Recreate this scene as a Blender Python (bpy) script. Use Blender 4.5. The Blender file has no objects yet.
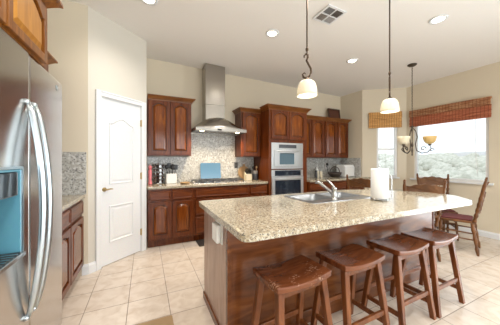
import bpy, bmesh, math, random
from mathutils import Vector, Matrix
random.seed(7)
S = bpy.context.scene
C = S.collection
PI = math.pi

# ------------------------------------------------------------------ camera, world, light, exposure
FPX, YAW, HOR, EYE = 223.09, 0.4399, 160.5, 1.30
cam = bpy.data.cameras.new('camera')
cam.sensor_fit = 'HORIZONTAL'; cam.sensor_width = 36.0
cam.lens = 36.0 * FPX / 500.0
cam.shift_y = (HOR - 162.5) / 500.0
cam.clip_start = 0.05; cam.clip_end = 400
camo = bpy.data.objects.new('camera', cam); C.objects.link(camo)
camo.location = (0, 0, EYE); camo.rotation_euler = (PI / 2, 0, -YAW)
S.camera = camo

wd = bpy.data.worlds.new('sky'); S.world = wd; wd.use_nodes = True
nt = wd.node_tree; nt.nodes.clear()
wo = nt.nodes.new('ShaderNodeOutputWorld'); bg = nt.nodes.new('ShaderNodeBackground')
tc = nt.nodes.new('ShaderNodeTexCoord'); mp = nt.nodes.new('ShaderNodeMapping')
mp.inputs['Scale'].default_value = (1, 1, 4)
nz = nt.nodes.new('ShaderNodeTexNoise'); nz.inputs['Scale'].default_value = 3; nz.inputs['Detail'].default_value = 5
rp = nt.nodes.new('ShaderNodeValToRGB')
rp.color_ramp.elements[0].position = .35; rp.color_ramp.elements[0].color = (.80, .91, 1.0, 1)
rp.color_ramp.elements[1].position = .65; rp.color_ramp.elements[1].color = (1, 1, 1, 1)
nt.links.new(tc.outputs['Generated'], mp.inputs[0]); nt.links.new(mp.outputs[0], nz.inputs['Vector'])
nt.links.new(nz.outputs['Fac'], rp.inputs[0]); nt.links.new(rp.outputs[0], bg.inputs['Color'])
bg.inputs['Strength'].default_value = 1.1
nt.links.new(bg.outputs[0], wo.inputs[0])

def area(name, loc, rot, sx, sy, power, col):
    l = bpy.data.lights.new(name, 'AREA'); l.shape = 'RECTANGLE'; l.size = sx; l.size_y = sy
    l.energy = power; l.color = col
    o = bpy.data.objects.new(name, l); C.objects.link(o); o.location = loc; o.rotation_euler = rot
    return o
# daylight coming through the great-room glazing behind the camera and the patio door on the right wall
area('daylight_patio', (5.36, -0.75, 1.15), (0, PI / 2, 0), 2.2, 2.9, 125, (.88, .95, 1))
area('daylight_rear', (2.0, -3.28, 1.3), (PI / 2, 0, 0), 5.4, 2.4, 95, (.95, .97, 1))

vs = S.view_settings
vs.view_transform = 'Standard'; vs.look = 'None'; vs.gamma = 1; vs.use_curve_mapping = False
vs.exposure = 0.58
WARM = (1, .935, .86)
# added spot lamps without fittings, out of view, to even out the light
for lx, ly in ((1.5, 1.3), (.1, .6), (1.6, -.3), (3.4, -.3), (.1, -1.6), (1.8, -1.9), (3.6, -1.9)):
    l = bpy.data.lights.new('great_room_downlight', 'SPOT'); l.energy = 54; l.color = WARM; l.spot_size = 2.6; l.spot_blend = 1; l.shadow_soft_size = .08
    lo = bpy.data.objects.new('great_room_downlight', l); C.objects.link(lo); lo.location = (lx, ly, 2.93)

# ------------------------------------------------------------------ materials
def mat(name, col=(.5, .5, .5), rough=.5, metal=0, coat=0, spec=.5, emis=None, es=0, bump=0, bscale=60, trans=0):
    m = bpy.data.materials.new(name); m.use_nodes = True
    b = m.node_tree.nodes['Principled BSDF']
    b.inputs['Base Color'].default_value = (*col, 1); b.inputs['Roughness'].default_value = rough
    b.inputs['Metallic'].default_value = metal; b.inputs['Coat Weight'].default_value = coat
    b.inputs['Coat Roughness'].default_value = .12; b.inputs['Specular IOR Level'].default_value = spec
    b.inputs['Transmission Weight'].default_value = trans
    if emis: b.inputs['Emission Color'].default_value = (*emis, 1); b.inputs['Emission Strength'].default_value = es
    n = m.node_tree.nodes; L = m.node_tree.links
    t = n.new('ShaderNodeTexCoord'); z = n.new('ShaderNodeTexNoise'); z.inputs['Scale'].default_value = bscale
    L.new(t.outputs['Object'], z.inputs['Vector'])
    x = n.new('ShaderNodeMix'); x.data_type = 'RGBA'; x.blend_type = 'MULTIPLY'; x.inputs[0].default_value = .12
    x.inputs['A'].default_value = (*col, 1); L.new(z.outputs['Color'], x.inputs['B']); L.new(x.outputs['Result'], b.inputs['Base Color'])
    if bump:
        u = n.new('ShaderNodeBump'); u.inputs['Strength'].default_value = bump; u.inputs['Distance'].default_value = .01
        L.new(z.outputs['Fac'], u.inputs['Height']); L.new(u.outputs[0], b.inputs['Normal'])
    return m
def ramp(n, stops):
    r = n.new('ShaderNodeValToRGB'); e = r.color_ramp.elements
    while len(e) < len(stops): e.new(.5)
    for q, (p, c) in zip(e, stops): q.position = p; q.color = (*c, 1)
    return r
def wood(name, dark, mid, light, scale=(14, 14, 1.2), rough=.30, coat=.10, nscale=2.2, dist=1.2):
    m = bpy.data.materials.new(name); m.use_nodes = True
    n = m.node_tree.nodes; L = m.node_tree.links; b = n['Principled BSDF']
    t = n.new('ShaderNodeTexCoord'); p = n.new('ShaderNodeMapping'); p.inputs['Scale'].default_value = scale
    z = n.new('ShaderNodeTexNoise'); z.inputs['Scale'].default_value = nscale; z.inputs['Detail'].default_value = 7
    z.inputs['Distortion'].default_value = dist
    L.new(t.outputs['Object'], p.inputs[0]); L.new(p.outputs[0], z.inputs['Vector'])
    r = ramp(n, [(.22, dark), (.5, mid), (.80, light)]); L.new(z.outputs['Fac'], r.inputs[0])
    L.new(r.outputs[0], b.inputs['Base Color'])
    b.inputs['Roughness'].default_value = rough; b.inputs['Coat Weight'].default_value = coat; b.inputs['Coat Roughness'].default_value = .12; b.inputs['Specular IOR Level'].default_value = .3
    return m
CH = ((.034, .006, .0012), (.112, .024, .0035), (.20, .052, .008))
M_cherry = wood('cherry_vertical', *CH)
M_cherryh = wood('cherry_horizontal', *CH, scale=(1.2, 14, 14))
M_cherryp = wood('cherry_panel', (.060, .013, .002), (.165, .040, .0055), (.30, .095, .014), rough=.15, coat=.3)
M_crown = wood('cherry_crown', (.075, .020, .004), (.175, .058, .011), (.29, .115, .028), scale=(1.2, 14, 14))  # crown wood lightened: the highlight along the cabinet tops is painted in
M_glaze = mat('dark_glaze', (.018, .006, .003), .4)  # dark tone on the outer steps of the raised panels
M_honey = wood('honey_panel', (.30, .115, .016), (.42, .18, .028), (.54, .25, .05))
M_honeyf = wood('honey_frame', (.085, .022, .004), (.20, .068, .010), (.34, .13, .024))
M_island = wood('island_wood', (.052, .014, .004), (.128, .039, .011), (.22, .078, .023), scale=(1.0, 6, 6), rough=.24)
M_islandv = wood('island_panel_wood', (.24, .14, .095), (.34, .215, .16), (.42, .275, .21), scale=(9, 9, 1), rough=.2)  # side panel paled; bright reflections on it painted into the wood tones
M_stool = wood('stool_wood', (.056, .014, .005), (.118, .033, .011), (.185, .060, .021), scale=(1.5, 9, 3), rough=.26)
M_stoolleg = wood('stool_leg_wood', (.060, .016, .005), (.140, .042, .012), (.235, .082, .026), scale=(9, 9, 1.5), rough=.3)
M_oak = wood('chair_oak', (.060, .022, .007), (.135, .054, .017), (.23, .10, .036), scale=(3, 3, 3), rough=.35)
M_leftcab = M_cherry

def worn_seat():
    m = M_stool.copy(); m.name = 'worn_stool_wood'; n = m.node_tree.nodes; L = m.node_tree.links; b = n['Principled BSDF']
    base = b.inputs['Base Color'].links[0].from_socket
    t = n.new('ShaderNodeTexCoord'); p = n.new('ShaderNodeMapping'); p.inputs['Scale'].default_value = (1, 1.6, 1)
    z = n.new('ShaderNodeTexNoise'); z.inputs['Scale'].default_value = 80; z.inputs['Detail'].default_value = 8; z.inputs['Distortion'].default_value = .4
    z2 = n.new('ShaderNodeTexNoise'); z2.inputs['Scale'].default_value = 9
    L.new(t.outputs['Object'], p.inputs[0]); L.new(p.outputs[0], z.inputs['Vector']); L.new(t.outputs['Object'], z2.inputs['Vector'])
    mu = n.new('ShaderNodeMath'); mu.operation = 'MULTIPLY'; L.new(z.outputs['Fac'], mu.inputs[0]); L.new(z2.outputs['Fac'], mu.inputs[1])
    r = ramp(n, [(.35, (0, 0, 0)), (.42, (.55, .55, .55))]); L.new(mu.outputs[0], r.inputs[0])
    x = n.new('ShaderNodeMix'); x.data_type = 'RGBA'; L.new(r.outputs[0], x.inputs[0]); L.new(base, x.inputs['A']); x.inputs['B'].default_value = (.48, .30, .20, 1)
    L.new(x.outputs['Result'], b.inputs['Base Color'])
    return m
M_worn = worn_seat()

def granite(name, base, brown, dark, white, sc=1.0, rough=.09):
    m = bpy.data.materials.new(name); m.use_nodes = True
    n = m.node_tree.nodes; L = m.node_tree.links; b = n['Principled BSDF']
    t = n.new('ShaderNodeTexCoord')
    z = n.new('ShaderNodeTexNoise'); z.inputs['Scale'].default_value = 26 * sc; z.inputs['Detail'].default_value = 6
    v = n.new('ShaderNodeTexVoronoi'); v.inputs['Scale'].default_value = 95 * sc
    v2 = n.new('ShaderNodeTexVoronoi'); v2.inputs['Scale'].default_value = 60 * sc
    for q in (z, v, v2): L.new(t.outputs['Object'], q.inputs['Vector'])
    r = ramp(n, [(.34, brown), (.5, base), (.66, white)]); L.new(z.outputs['Fac'], r.inputs[0])
    s = n.new('ShaderNodeSeparateColor'); L.new(v.outputs['Color'], s.inputs[0])
    k = ramp(n, [(.80, (0, 0, 0)), (.86, (1, 1, 1))]); L.new(s.outputs[0], k.inputs[0])
    x = n.new('ShaderNodeMix'); x.data_type = 'RGBA'; L.new(k.outputs[0], x.inputs[0]); L.new(r.outputs[0], x.inputs['A']); x.inputs['B'].default_value = (*dark, 1)
    s2 = n.new('ShaderNodeSeparateColor'); L.new(v2.outputs['Color'], s2.inputs[0])
    k2 = ramp(n, [(.70, (0, 0, 0)), (.9, (.7, .7, .7))]); L.new(s2.outputs[1], k2.inputs[0])
    y = n.new('ShaderNodeMix'); y.data_type = 'RGBA'; L.new(k2.outputs[0], y.inputs[0]); L.new(x.outputs['Result'], y.inputs['A']); y.inputs['B'].default_value = (*brown, 1)
    L.new(y.outputs['Result'], b.inputs['Base Color'])
    b.inputs['Roughness'].default_value = rough; b.inputs['Specular IOR Level'].default_value = .4
    return m
M_granite = granite('island_granite', (.44, .38, .275), (.31, .25, .17), (.09, .083, .076), (.56, .53, .44), sc=2.1)
M_splash = granite('splash_granite', (.51, .51, .485), (.385, .37, .335), (.19, .19, .19), (.66, .66, .645), sc=1.1, rough=.16)

def tile_floor():
    m = bpy.data.materials.new('floor_tile'); m.use_nodes = True
    n = m.node_tree.nodes; L = m.node_tree.links; b = n['Principled BSDF']
    t = n.new('ShaderNodeTexCoord'); p = n.new('ShaderNodeMapping'); p.inputs['Location'].default_value = (.1375 + .3345 * 0, -2.32 + .333 * 9, 0)
    k = n.new('ShaderNodeTexBrick'); k.offset = 0; k.squash = 1
    k.inputs['Scale'].default_value = 1; k.inputs['Brick Width'].default_value = .3345; k.inputs['Row Height'].default_value = .333
    k.inputs['Mortar Size'].default_value = .0035; k.inputs['Mortar Smooth'].default_value = .2; k.inputs['Bias'].default_value = -.3
    k.inputs['Color1'].default_value = (.66, .585, .505, 1); k.inputs['Color2'].default_value = (.62, .54, .46, 1)
    k.inputs['Mortar'].default_value = (.27, .23, .195, 1)
    L.new(t.outputs['Object'], p.inputs[0]); L.new(p.outputs[0], k.inputs['Vector'])
    z = n.new('ShaderNodeTexNoise'); z.inputs['Scale'].default_value = 9; z.inputs['Detail'].default_value = 6; z.inputs['Distortion'].default_value = .8
    L.new(t.outputs['Object'], z.inputs['Vector'])
    r = ramp(n, [(.3, (.80, .74, .68)), (.6, (1, 1, 1))]); L.new(z.outputs['Fac'], r.inputs[0])
    x = n.new('ShaderNodeMix'); x.data_type = 'RGBA'; x.blend_type = 'MULTIPLY'; x.inputs[0].default_value = .75
    L.new(k.outputs['Color'], x.inputs['A']); L.new(r.outputs[0], x.inputs['B']); L.new(x.outputs['Result'], b.inputs['Base Color'])
    rr = ramp(n, [(0, (.22, .22, .22)), (1, (.7, .7, .7))]); L.new(k.outputs['Fac'], rr.inputs[0]); L.new(rr.outputs[0], b.inputs['Roughness'])
    u = n.new('ShaderNodeBump'); u.inputs['Strength'].default_value = .35; u.inputs['Distance'].default_value = .004; u.invert = True
    L.new(k.outputs['Fac'], u.inputs['Height']); L.new(u.outputs[0], b.inputs['Normal'])
    return m
M_floor = tile_floor()
def steel(name, col, rough, stretch=(60, 60, 1)):
    m = bpy.data.materials.new(name); m.use_nodes = True
    n = m.node_tree.nodes; L = m.node_tree.links; b = n['Principled BSDF']
    b.inputs['Base Color'].default_value = (*col, 1); b.inputs['Metallic'].default_value = 1
    t = n.new('ShaderNodeTexCoord'); p = n.new('ShaderNodeMapping'); p.inputs['Scale'].default_value = stretch
    z = n.new('ShaderNodeTexNoise'); z.inputs['Scale'].default_value = 6; z.inputs['Detail'].default_value = 3
    L.new(t.outputs['Object'], p.inputs[0]); L.new(p.outputs[0], z.inputs['Vector'])
    mr = n.new('ShaderNodeMapRange'); mr.inputs['To Min'].default_value = rough * .8; mr.inputs['To Max'].default_value = rough * 1.2
    L.new(z.outputs['Fac'], mr.inputs['Value']); L.new(mr.outputs[0], b.inputs['Roughness'])
    return m
M_steel = steel('brushed_steel', (.58, .56, .54), .19)
M_hood = steel('hood_steel', (.40, .375, .34), .24)
M_app = mat('appliance_steel', (.66, .67, .67), .30, .85)
M_steelh = steel('brushed_steel_horizontal', (.62, .60, .575), .26, (1, 60, 60))
M_sink = steel('sink_steel', (.40, .41, .42), .34)
M_bowl = steel('sink_bowl_steel', (.22, .235, .25), .38)  # bowl steel darkened; shade of the deep bowls put into the colour
M_chrome = mat('satin_nickel', (.52, .53, .53), .27, 1)
M_handle = mat('handle_steel', (.56, .63, .67), .28, 1)  # steel tinted blue; window reflection painted into the metal colour
M_paint = mat('wall_paint', (.73, .65, .51), .75, bump=.02, bscale=200)
M_paintd = mat('pantry_wall_paint', (.66, .625, .55), .75, bump=.02, bscale=200)
M_ceil = mat('ceiling_paint', (.90, .88, .85), .85, bump=.04, bscale=140)
M_white = mat('white_trim_paint', (.80, .82, .84), .32)
M_vinyl = mat('white_window_vinyl', (.85, .86, .86), .35)
M_black = mat('black_plastic', (.012, .012, .014), .35)
M_dark = mat('dark_cavity', (.03, .028, .026), .6)
M_oven = mat('oven_glass', (.015, .022, .035), .06, coat=.5)
M_mwglass = mat('microwave_glass', (.10, .16, .20), .08, coat=.5)
M_cyan = mat('dispenser_cyan', (.12, .34, .45), .25)  # blue light inside the dispenser recess painted as a cyan surface
M_iron = mat('cast_iron', (.07, .07, .072), .4)
M_bronze = mat('oil_rubbed_bronze', (.085, .055, .035), .38, .8)
M_pewter = mat('weathered_pewter', (.11, .085, .062), .45, .8)
M_brass = mat('antique_brass', (.55, .40, .18), .28, 1)
M_plate = mat('white_plastic', (.82, .82, .80), .3)
M_paper = mat('paper_towel', (.82, .83, .83), .9, bump=.15, bscale=120)
M_rug = mat('brown_mat', (.38, .26, .14), .95, bump=.3, bscale=300)
M_drug = mat('dark_mat', (.035, .025, .02), .95, bump=.3, bscale=300)
M_blue = mat('blue_glass_board', (.10, .23, .38), .12, coat=.5)
M_pink = mat('pink_glaze', (.62, .17, .20), .3)
M_ceramic = mat('white_ceramic', (.82, .83, .82), .25)
M_tan = mat('tan_wood', (.44, .27, .12), .5)
M_cream = mat('cream_wax', (.75, .68, .52), .5)
M_slate = mat('dark_slate', (.06, .065, .075), .4)
M_brownbox = mat('dark_brown_leather', (.075, .03, .018), .45)
M_basket = mat('dark_wicker', (.05, .035, .028), .55, bump=.5, bscale=90)
M_cushion = mat('burgundy_cushion', (.13, .028, .03), .85)
M_alab = mat('alabaster_glass', (.78, .70, .52), .3, emis=(1, .86, .58), es=.10)
M_amber = mat('amber_glass', (.62, .42, .16), .3, emis=(1, .72, .30), es=.06)
M_lens = mat('lamp_lens', (.9, .88, .8), .3, emis=(1, .88, .66), es=7)
M_hlens = mat('hood_lamp_lens', (.9, .88, .8), .3, emis=(1, .82, .5), es=9)
M_display = mat('appliance_display', (.01, .012, .015), .1)
M_hill = mat('dry_hillside', (.60, .55, .47), .95, bscale=.4)  # slope paled; haze beyond the windows painted into its colour
M_hill2 = mat('distant_ridge', (.58, .57, .56), .95, bscale=.1)  # ridge paled to grey as painted haze
M_tabletop = mat('glass_table_top', (.55, .66, .70), .06, coat=.4)

def brush_mat():
    m = bpy.data.materials.new('brush_foliage'); m.use_nodes = True
    n = m.node_tree.nodes; L = m.node_tree.links; b = n['Principled BSDF']
    t = n.new('ShaderNodeTexCoord'); z = n.new('ShaderNodeTexNoise'); z.inputs['Scale'].default_value = 2.6; z.inputs['Detail'].default_value = 8
    L.new(t.outputs['Object'], z.inputs['Vector'])
    r = ramp(n, [(.35, (.50, .50, .42)), (.5, (.60, .59, .51)), (.68, (.72, .70, .62))]); L.new(z.outputs['Fac'], r.inputs[0])  # foliage tones paled; haze is put into the colours
    L.new(r.outputs[0], b.inputs['Base Color']); b.inputs['Roughness'].default_value = .95
    return m
M_brush = brush_mat()
def glass_mat():
    m = bpy.data.materials.new('window_glass'); m.use_nodes = True
    n = m.node_tree.nodes; L = m.node_tree.links; n.clear()
    o = n.new('ShaderNodeOutputMaterial'); t = n.new('ShaderNodeBsdfTransparent'); g = n.new('ShaderNodeBsdfGlossy'); g.inputs['Roughness'].default_value = .02
    t.inputs[0].default_value = (.97, .985, .985, 1)
    f = n.new('ShaderNodeFresnel'); f.inputs[0].default_value = 1.35
    x = n.new('ShaderNodeMixShader'); L.new(f.outputs[0], x.inputs[0]); L.new(t.outputs[0], x.inputs[1]); L.new(g.outputs[0], x.inputs[2]); L.new(x.outputs[0], o.inputs[0])
    return m
M_glass = glass_mat()
def bamboo(name, c0, c1, c2):
    m = bpy.data.materials.new(name); m.use_nodes = True
    n = m.node_tree.nodes; L = m.node_tree.links; b = n['Principled BSDF']
    t = n.new('ShaderNodeTexCoord'); p = n.new('ShaderNodeMapping'); p.inputs['Scale'].default_value = (2.5, 2.5, 60)
    z = n.new('ShaderNodeTexNoise'); z.inputs['Scale'].default_value = 2.0; z.inputs['Detail'].default_value = 4
    L.new(t.outputs['Object'], p.inputs[0]); L.new(p.outputs[0], z.inputs['Vector'])
    r = ramp(n, [(.32, c0), (.5, c1), (.68, c2)]); L.new(z.outputs['Fac'], r.inputs[0])
    w = n.new('ShaderNodeTexWave'); w.bands_direction = 'X'; w.inputs['Scale'].default_value = 6.5; L.new(t.outputs['Object'], w.inputs['Vector'])
    k = ramp(n, [(.86, (1, 1, 1)), (.97, (.55, .5, .42))]); L.new(w.outputs['Fac'], k.inputs[0])
    x = n.new('ShaderNodeMix'); x.data_type = 'RGBA'; x.blend_type = 'MULTIPLY'; x.inputs[0].default_value = 1
    L.new(r.outputs[0], x.inputs['A']); L.new(k.outputs[0], x.inputs['B']); L.new(x.outputs['Result'], b.inputs['Base Color'])
    b.inputs['Roughness'].default_value = .6
    return m
M_bamb = bamboo('golden_bamboo', (.44, .20, .05), (.63, .33, .10), (.78, .47, .18))
M_bamr = bamboo('red_bamboo', (.30, .075, .035), (.46, .135, .065), (.60, .25, .13))  # red tones lightened; daylight through the slats is painted in
M_bamv = bamboo('brown_bamboo', (.22, .075, .03), (.36, .14, .055), (.72, .50, .30))

# ------------------------------------------------------------------ mesh builder
def V2(a, b): return Vector((a, b))
class MB:
    def __init__(s): s.bm = bmesh.new()
    def box(s, x0, x1, y0, y1, z0, z1, bev=0, rot=None, piv=None):
        g = bmesh.ops.create_cube(s.bm, size=1)['verts']
        m = Matrix.Translation(((x0 + x1) / 2, (y0 + y1) / 2, (z0 + z1) / 2)) @ Matrix.Diagonal((abs(x1 - x0), abs(y1 - y0), abs(z1 - z0), 1))
        bmesh.ops.transform(s.bm, matrix=m, verts=g)
        if rot is not None:
            pv = Vector(piv) if piv else Vector(((x0 + x1) / 2, (y0 + y1) / 2, (z0 + z1) / 2))
            bmesh.ops.transform(s.bm, matrix=Matrix.Translation(pv) @ rot.to_4x4() @ Matrix.Translation(-pv), verts=g)
        if bev:
            ed = list({e for v in g for e in v.link_edges})
            bmesh.ops.bevel(s.bm, geom=ed, offset=bev, segments=2, affect='EDGES', profile=.5)
        return s
    def bar(s, a, b, wa, wb=None, ta=None, tb=None, up=(0, 0, 1)):
        # tapered rectangular bar between two points
        a, b = Vector(a), Vector(b); wb = wb or wa; ta = ta or wa; tb = tb or wb
        d = (b - a).normalized(); u = Vector(up)
        if abs(d.dot(u)) > .97: u = Vector((1, 0, 0))
        x = d.cross(u).normalized(); y = x.cross(d)
        v = []
        for p, w, t in ((a, wa, ta), (b, wb, tb)):
            for i, j in ((-1, -1), (1, -1), (1, 1), (-1, 1)): v.append(s.bm.verts.new(p + x * (i * w / 2) + y * (j * t / 2)))
        for f in ((0, 1, 2, 3), (7, 6, 5, 4), (0, 4, 5, 1), (1, 5, 6, 2), (2, 6, 7, 3), (3, 7, 4, 0)): s.bm.faces.new([v[i] for i in f])
        return s
    def tube(s, pts, r, n=8, closed=False):
        pts = [Vector(p) for p in pts]; rs = r if isinstance(r, (list, tuple)) else [r] * len(pts)
        N = len(pts); rings = []; px = None
        for i, p in enumerate(pts):
            a = pts[(i - 1) % N] if (closed or i > 0) else pts[0]; b = pts[(i + 1) % N] if (closed or i < N - 1) else pts[-1]
            d = (b - a).normalized()
            if px is None:
                u = Vector((0, 0, 1)) if abs(d.z) < .9 else Vector((1, 0, 0)); px = d.cross(u).normalized()
            px = (px - d * px.dot(d)).normalized(); py = d.cross(px)
            rings.append([s.bm.verts.new(p + (px * math.cos(2 * PI * k / n) + py * math.sin(2 * PI * k / n)) * rs[i]) for k in range(n)])
        for i in range(N if closed else N - 1):
            A, B = rings[i], rings[(i + 1) % N]
            for k in range(n):
                f = s.bm.faces.new((A[k], A[(k + 1) % n], B[(k + 1) % n], B[k])); f.smooth = True
        if not closed: s.bm.faces.new(rings[0][::-1]); s.bm.faces.new(rings[-1])
        return s
    def lathe(s, prof, c=(0, 0, 0), n=24, axis=None, cap=True):
        c = Vector(c); rings = []
        q = Vector((0, 0, 1)).rotation_difference(Vector(axis)).to_matrix() if axis else Matrix.Identity(3)
        for r, z in prof:
            rings.append([s.bm.verts.new(c + q @ Vector((max(r, 1e-4) * math.cos(2 * PI * k / n), max(r, 1e-4) * math.sin(2 * PI * k / n), z))) for k in range(n)])
        for A, B in zip(rings, rings[1:]):
            for k in range(n):
                f = s.bm.faces.new((A[k], A[(k + 1) % n], B[(k + 1) % n], B[k])); f.smooth = True
        if cap: s.bm.faces.new(rings[0][::-1]); s.bm.faces.new(rings[-1])
        return s
    def ball(s, c, r, seg=12, sc=(1, 1, 1)):
        g = bmesh.ops.create_uvsphere(s.bm, u_segments=seg, v_segments=max(6, seg // 2), radius=r)['verts']
        bmesh.ops.transform(s.bm, matrix=Matrix.Translation(c) @ Matrix.Diagonal((*sc, 1)), verts=g)
        for v in g:
            for f in v.link_faces: f.smooth = True
        return s
    def prism(s, pts, h0, h1, f=lambda a, b, h: (a, h, b)):
        # polygon (a, b) swept between heights h0 and h1; f maps to xyz
        A = [s.bm.verts.new(f(a, b, h0)) for a, b in pts]; B = [s.bm.verts.new(f(a, b, h1)) for a, b in pts]
        n = len(pts)
        s.bm.faces.new(A); s.bm.faces.new(B[::-1])
        for i in range(n): s.bm.faces.new((A[i], B[i], B[(i + 1) % n], A[(i + 1) % n]))
        return s
    def plate(s, outer, holes, h0, h1, f=lambda a, b, h: (a, h, b)):
        # slab with holes
        t = bmesh.new(); ed = []
        for loop in [outer] + holes:
            v = [t.verts.new((a, b, 0)) for a, b in loop]
            for i in range(len(v)): ed.append(t.edges.new((v[i], v[(i + 1) % len(v)])))
        bmesh.ops.triangle_fill(t, use_beauty=True, use_dissolve=False, edges=ed)
        t.verts.index_update()
        A = [s.bm.verts.new(f(v.co.x, v.co.y, h0)) for v in t.verts]; B = [s.bm.verts.new(f(v.co.x, v.co.y, h1)) for v in t.verts]
        for fc in t.faces:
            ix = [v.index for v in fc.verts]
            s.bm.faces.new([A[i] for i in ix]); s.bm.faces.new([B[i] for i in ix[::-1]])
        for e in t.edges:
            if len(e.link_faces) == 1:
                i, j = e.verts[0].index, e.verts[1].index
                s.bm.faces.new((A[i], A[j], B[j], B[i]))
        t.free(); return s
    def steps(s, outline, lv, f=lambda a, b, h: (a, h, b), glaze=()):
        # stepped raised panel: lv = [(inset, height), ...], last level is capped
        rings = [[s.bm.verts.new(f(a, b, h)) for a, b in inset(outline, d)] for d, h in lv]
        n = len(outline)
        for q, (A, B) in enumerate(zip(rings, rings[1:])):
            for i in range(n): s.bm.faces.new((A[i], A[(i + 1) % n], B[(i + 1) % n], B[i])).material_index = 1 if q in glaze else 0
        s.bm.faces.new(rings[-1]); s.bm.faces.new(rings[0][::-1]); return s
    def build(s, name, m, parent=None, world=True, bev=0, smooth=False, seg=2, m2=None):
        bmesh.ops.recalc_face_normals(s.bm, faces=s.bm.faces)
        if parent is not None and world:
            r = parent
            while r.parent: r = r.parent
            bmesh.ops.translate(s.bm, vec=-Vector(r.location), verts=s.bm.verts)
        if smooth:
            for f in s.bm.faces: f.smooth = True
        me = bpy.data.meshes.new(name); s.bm.to_mesh(me); s.bm.free()
        me.materials.append(m)
        if m2: me.materials.append(m2)
        o = bpy.data.objects.new(name, me); C.objects.link(o)
        if parent is not None: o.parent = parent
        if bev:
            b = o.modifiers.new('bevel', 'BEVEL'); b.width = bev; b.segments = seg; b.limit_method = 'ANGLE'; b.angle_limit = math.radians(40)
        return o
def inset(p, d):
    if d == 0: return list(p)
    n = len(p); out = []
    ar = sum(p[i][0] * p[(i + 1) % n][1] - p[(i + 1) % n][0] * p[i][1] for i in range(n))
    sg = 1 if ar > 0 else -1
    for i in range(n):
        a, b, c = V2(*p[i - 1]), V2(*p[i]), V2(*p[(i + 1) % n])
        e1, e2 = (b - a).normalized(), (c - b).normalized()
        n1, n2 = V2(-e1.y, e1.x) * sg, V2(-e2.y, e2.x) * sg
        m = n1 + n2
        if m.length < 1e-6: m = n1
        m.normalize(); k = d / max(.35, m.dot(n1)); q = b + m * k
        out.append((q.x, q.y))
    return out
XY = lambda a, b, h: (a, b, h)
YZ = lambda a, b, h: (h, a, b)
def rrect(x0, x1, y0, y1, r, n=4):
    o = []
    for cx, cy, a0 in ((x1 - r, y0 + r, -PI / 2), (x1 - r, y1 - r, 0), (x0 + r, y1 - r, PI / 2), (x0 + r, y0 + r, PI)):
        for k in range(n + 1): a = a0 + PI / 2 * k / n; o.append((cx + r * math.cos(a), cy + r * math.sin(a)))
    return o
def round_poly(p, r, n=5):
    out = []; N = len(p)
    for i in range(N):
        a, b, c = V2(*p[i - 1]), V2(*p[i]), V2(*p[(i + 1) % N])
        d1, d2 = (a - b), (c - b); k = min(r, d1.length * .45, d2.length * .45)
        p1, p2 = b + d1.normalized() * k, b + d2.normalized() * k
        for t in range(n + 1): t /= n; q = p1 * (1 - t) ** 2 + b * 2 * t * (1 - t) + p2 * t * t; out.append((q.x, q.y))
    return out

def tag(o, label, cat, group=None, kind=None):
    o['label'] = label; o['category'] = cat
    if group: o['group'] = group
    if kind: o['kind'] = kind
    return o
def thing(name, label, cat, loc=(0, 0, 0), rz=0, group=None):
    o = bpy.data.objects.new(name, None); o.empty_display_size = .1; C.objects.link(o)
    o.location = loc; o.rotation_euler = (0, 0, rz)
    return tag(o, label, cat, group)
def struct(o): o['kind'] = 'structure'; return o
def sthing(name, loc=(0, 0, 0), rz=0):
    o = bpy.data.objects.new(name, None); C.objects.link(o); o.location = loc; o.rotation_euler = (0, 0, rz); return struct(o)
def dup(root, loc, rz, label, group=None):
    r = root.copy(); C.objects.link(r); r.location = loc; r.rotation_euler = (0, 0, rz); r['label'] = label
    if group: r['group'] = group
    for ch in list(root.children):
        c = ch.copy(); C.objects.link(c); c.parent = r
        for g in list(ch.children):
            d = g.copy(); C.objects.link(d); d.parent = c
    return r

# ------------------------------------------------------------------ the room
def CZ(x): return 3.055 - .026 * x
struct(MB().box(-1.37, 5.37, -3.32, 4.32, -.1, 0).build('floor', M_floor))
def ceil_pt(a, b, h): return (a, b, CZ(a) + h)
struct(MB().prism([(-1.37, -3.32), (5.37, -3.32), (5.37, 4.32), (-1.37, 4.32)], 0, .12, ceil_pt).build('ceiling', M_ceil))
def wall(name, p0, p1, openings, m, t=.12, ztop=None):
    # slab behind the line p0 -> p1 (room on the right-hand side of travel), with openings (s0, s1, z0, z1)
    p0, p1 = Vector((*p0, 0)), Vector((*p1, 0)); d = (p1 - p0); Lg = d.length; d.normalize(); nrm = Vector((-d.y, d.x, 0))
    zt = lambda s: CZ((p0 + d * s).x) + .005
    f = lambda a, b, h: tuple(p0 + d * a + nrm * h + Vector((0, 0, b)))
    pl = MB()
    hs = [[(a, max(z0, .0)), (b, max(z0, .0)), (b, z1), (a, z1)] for a, b, z0, z1 in openings]
    if any(o[2] <= 0 for o in openings):
        a, b, z0, z1 = openings[0]
        pl.prism([(0, 0), (a, 0), (a, z1), (b, z1), (b, 0), (Lg, 0), (Lg, zt(Lg)), (0, zt(0))], 0, t, f)
    else: pl.plate([(0, 0), (Lg, 0), (Lg, zt(Lg)), (0, zt(0))], hs, 0, t, f)
    return struct(pl.build(name, m))
wall('wall_left', (-1.25, -3.2), (-1.25, 3.10), [], M_paint)
wall('wall_pantry_end', (-1.25, 3.10), (-.59, 3.10), [], M_paint)
D0, DA = (-.59, 3.10), math.atan2(.51, .61)
wall('wall_pantry', D0, (.02, 3.61), [(.145, .704, 0, 2.07)], M_paintd, t=.10)
wall('wall_pantry_return', (.02, 3.61), (.02, 4.20), [], M_paint)
wall('wall_back', (.02, 4.20), (4.55, 4.20), [], M_paint)
wall('wall_nook', (4.55, 4.20), (4.57, 3.58), [], M_paint)
wall('wall_bay', (4.57, 3.58), (5.25, 3.0), [(.30, .715, .93, 2.12)], M_paint)
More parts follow.
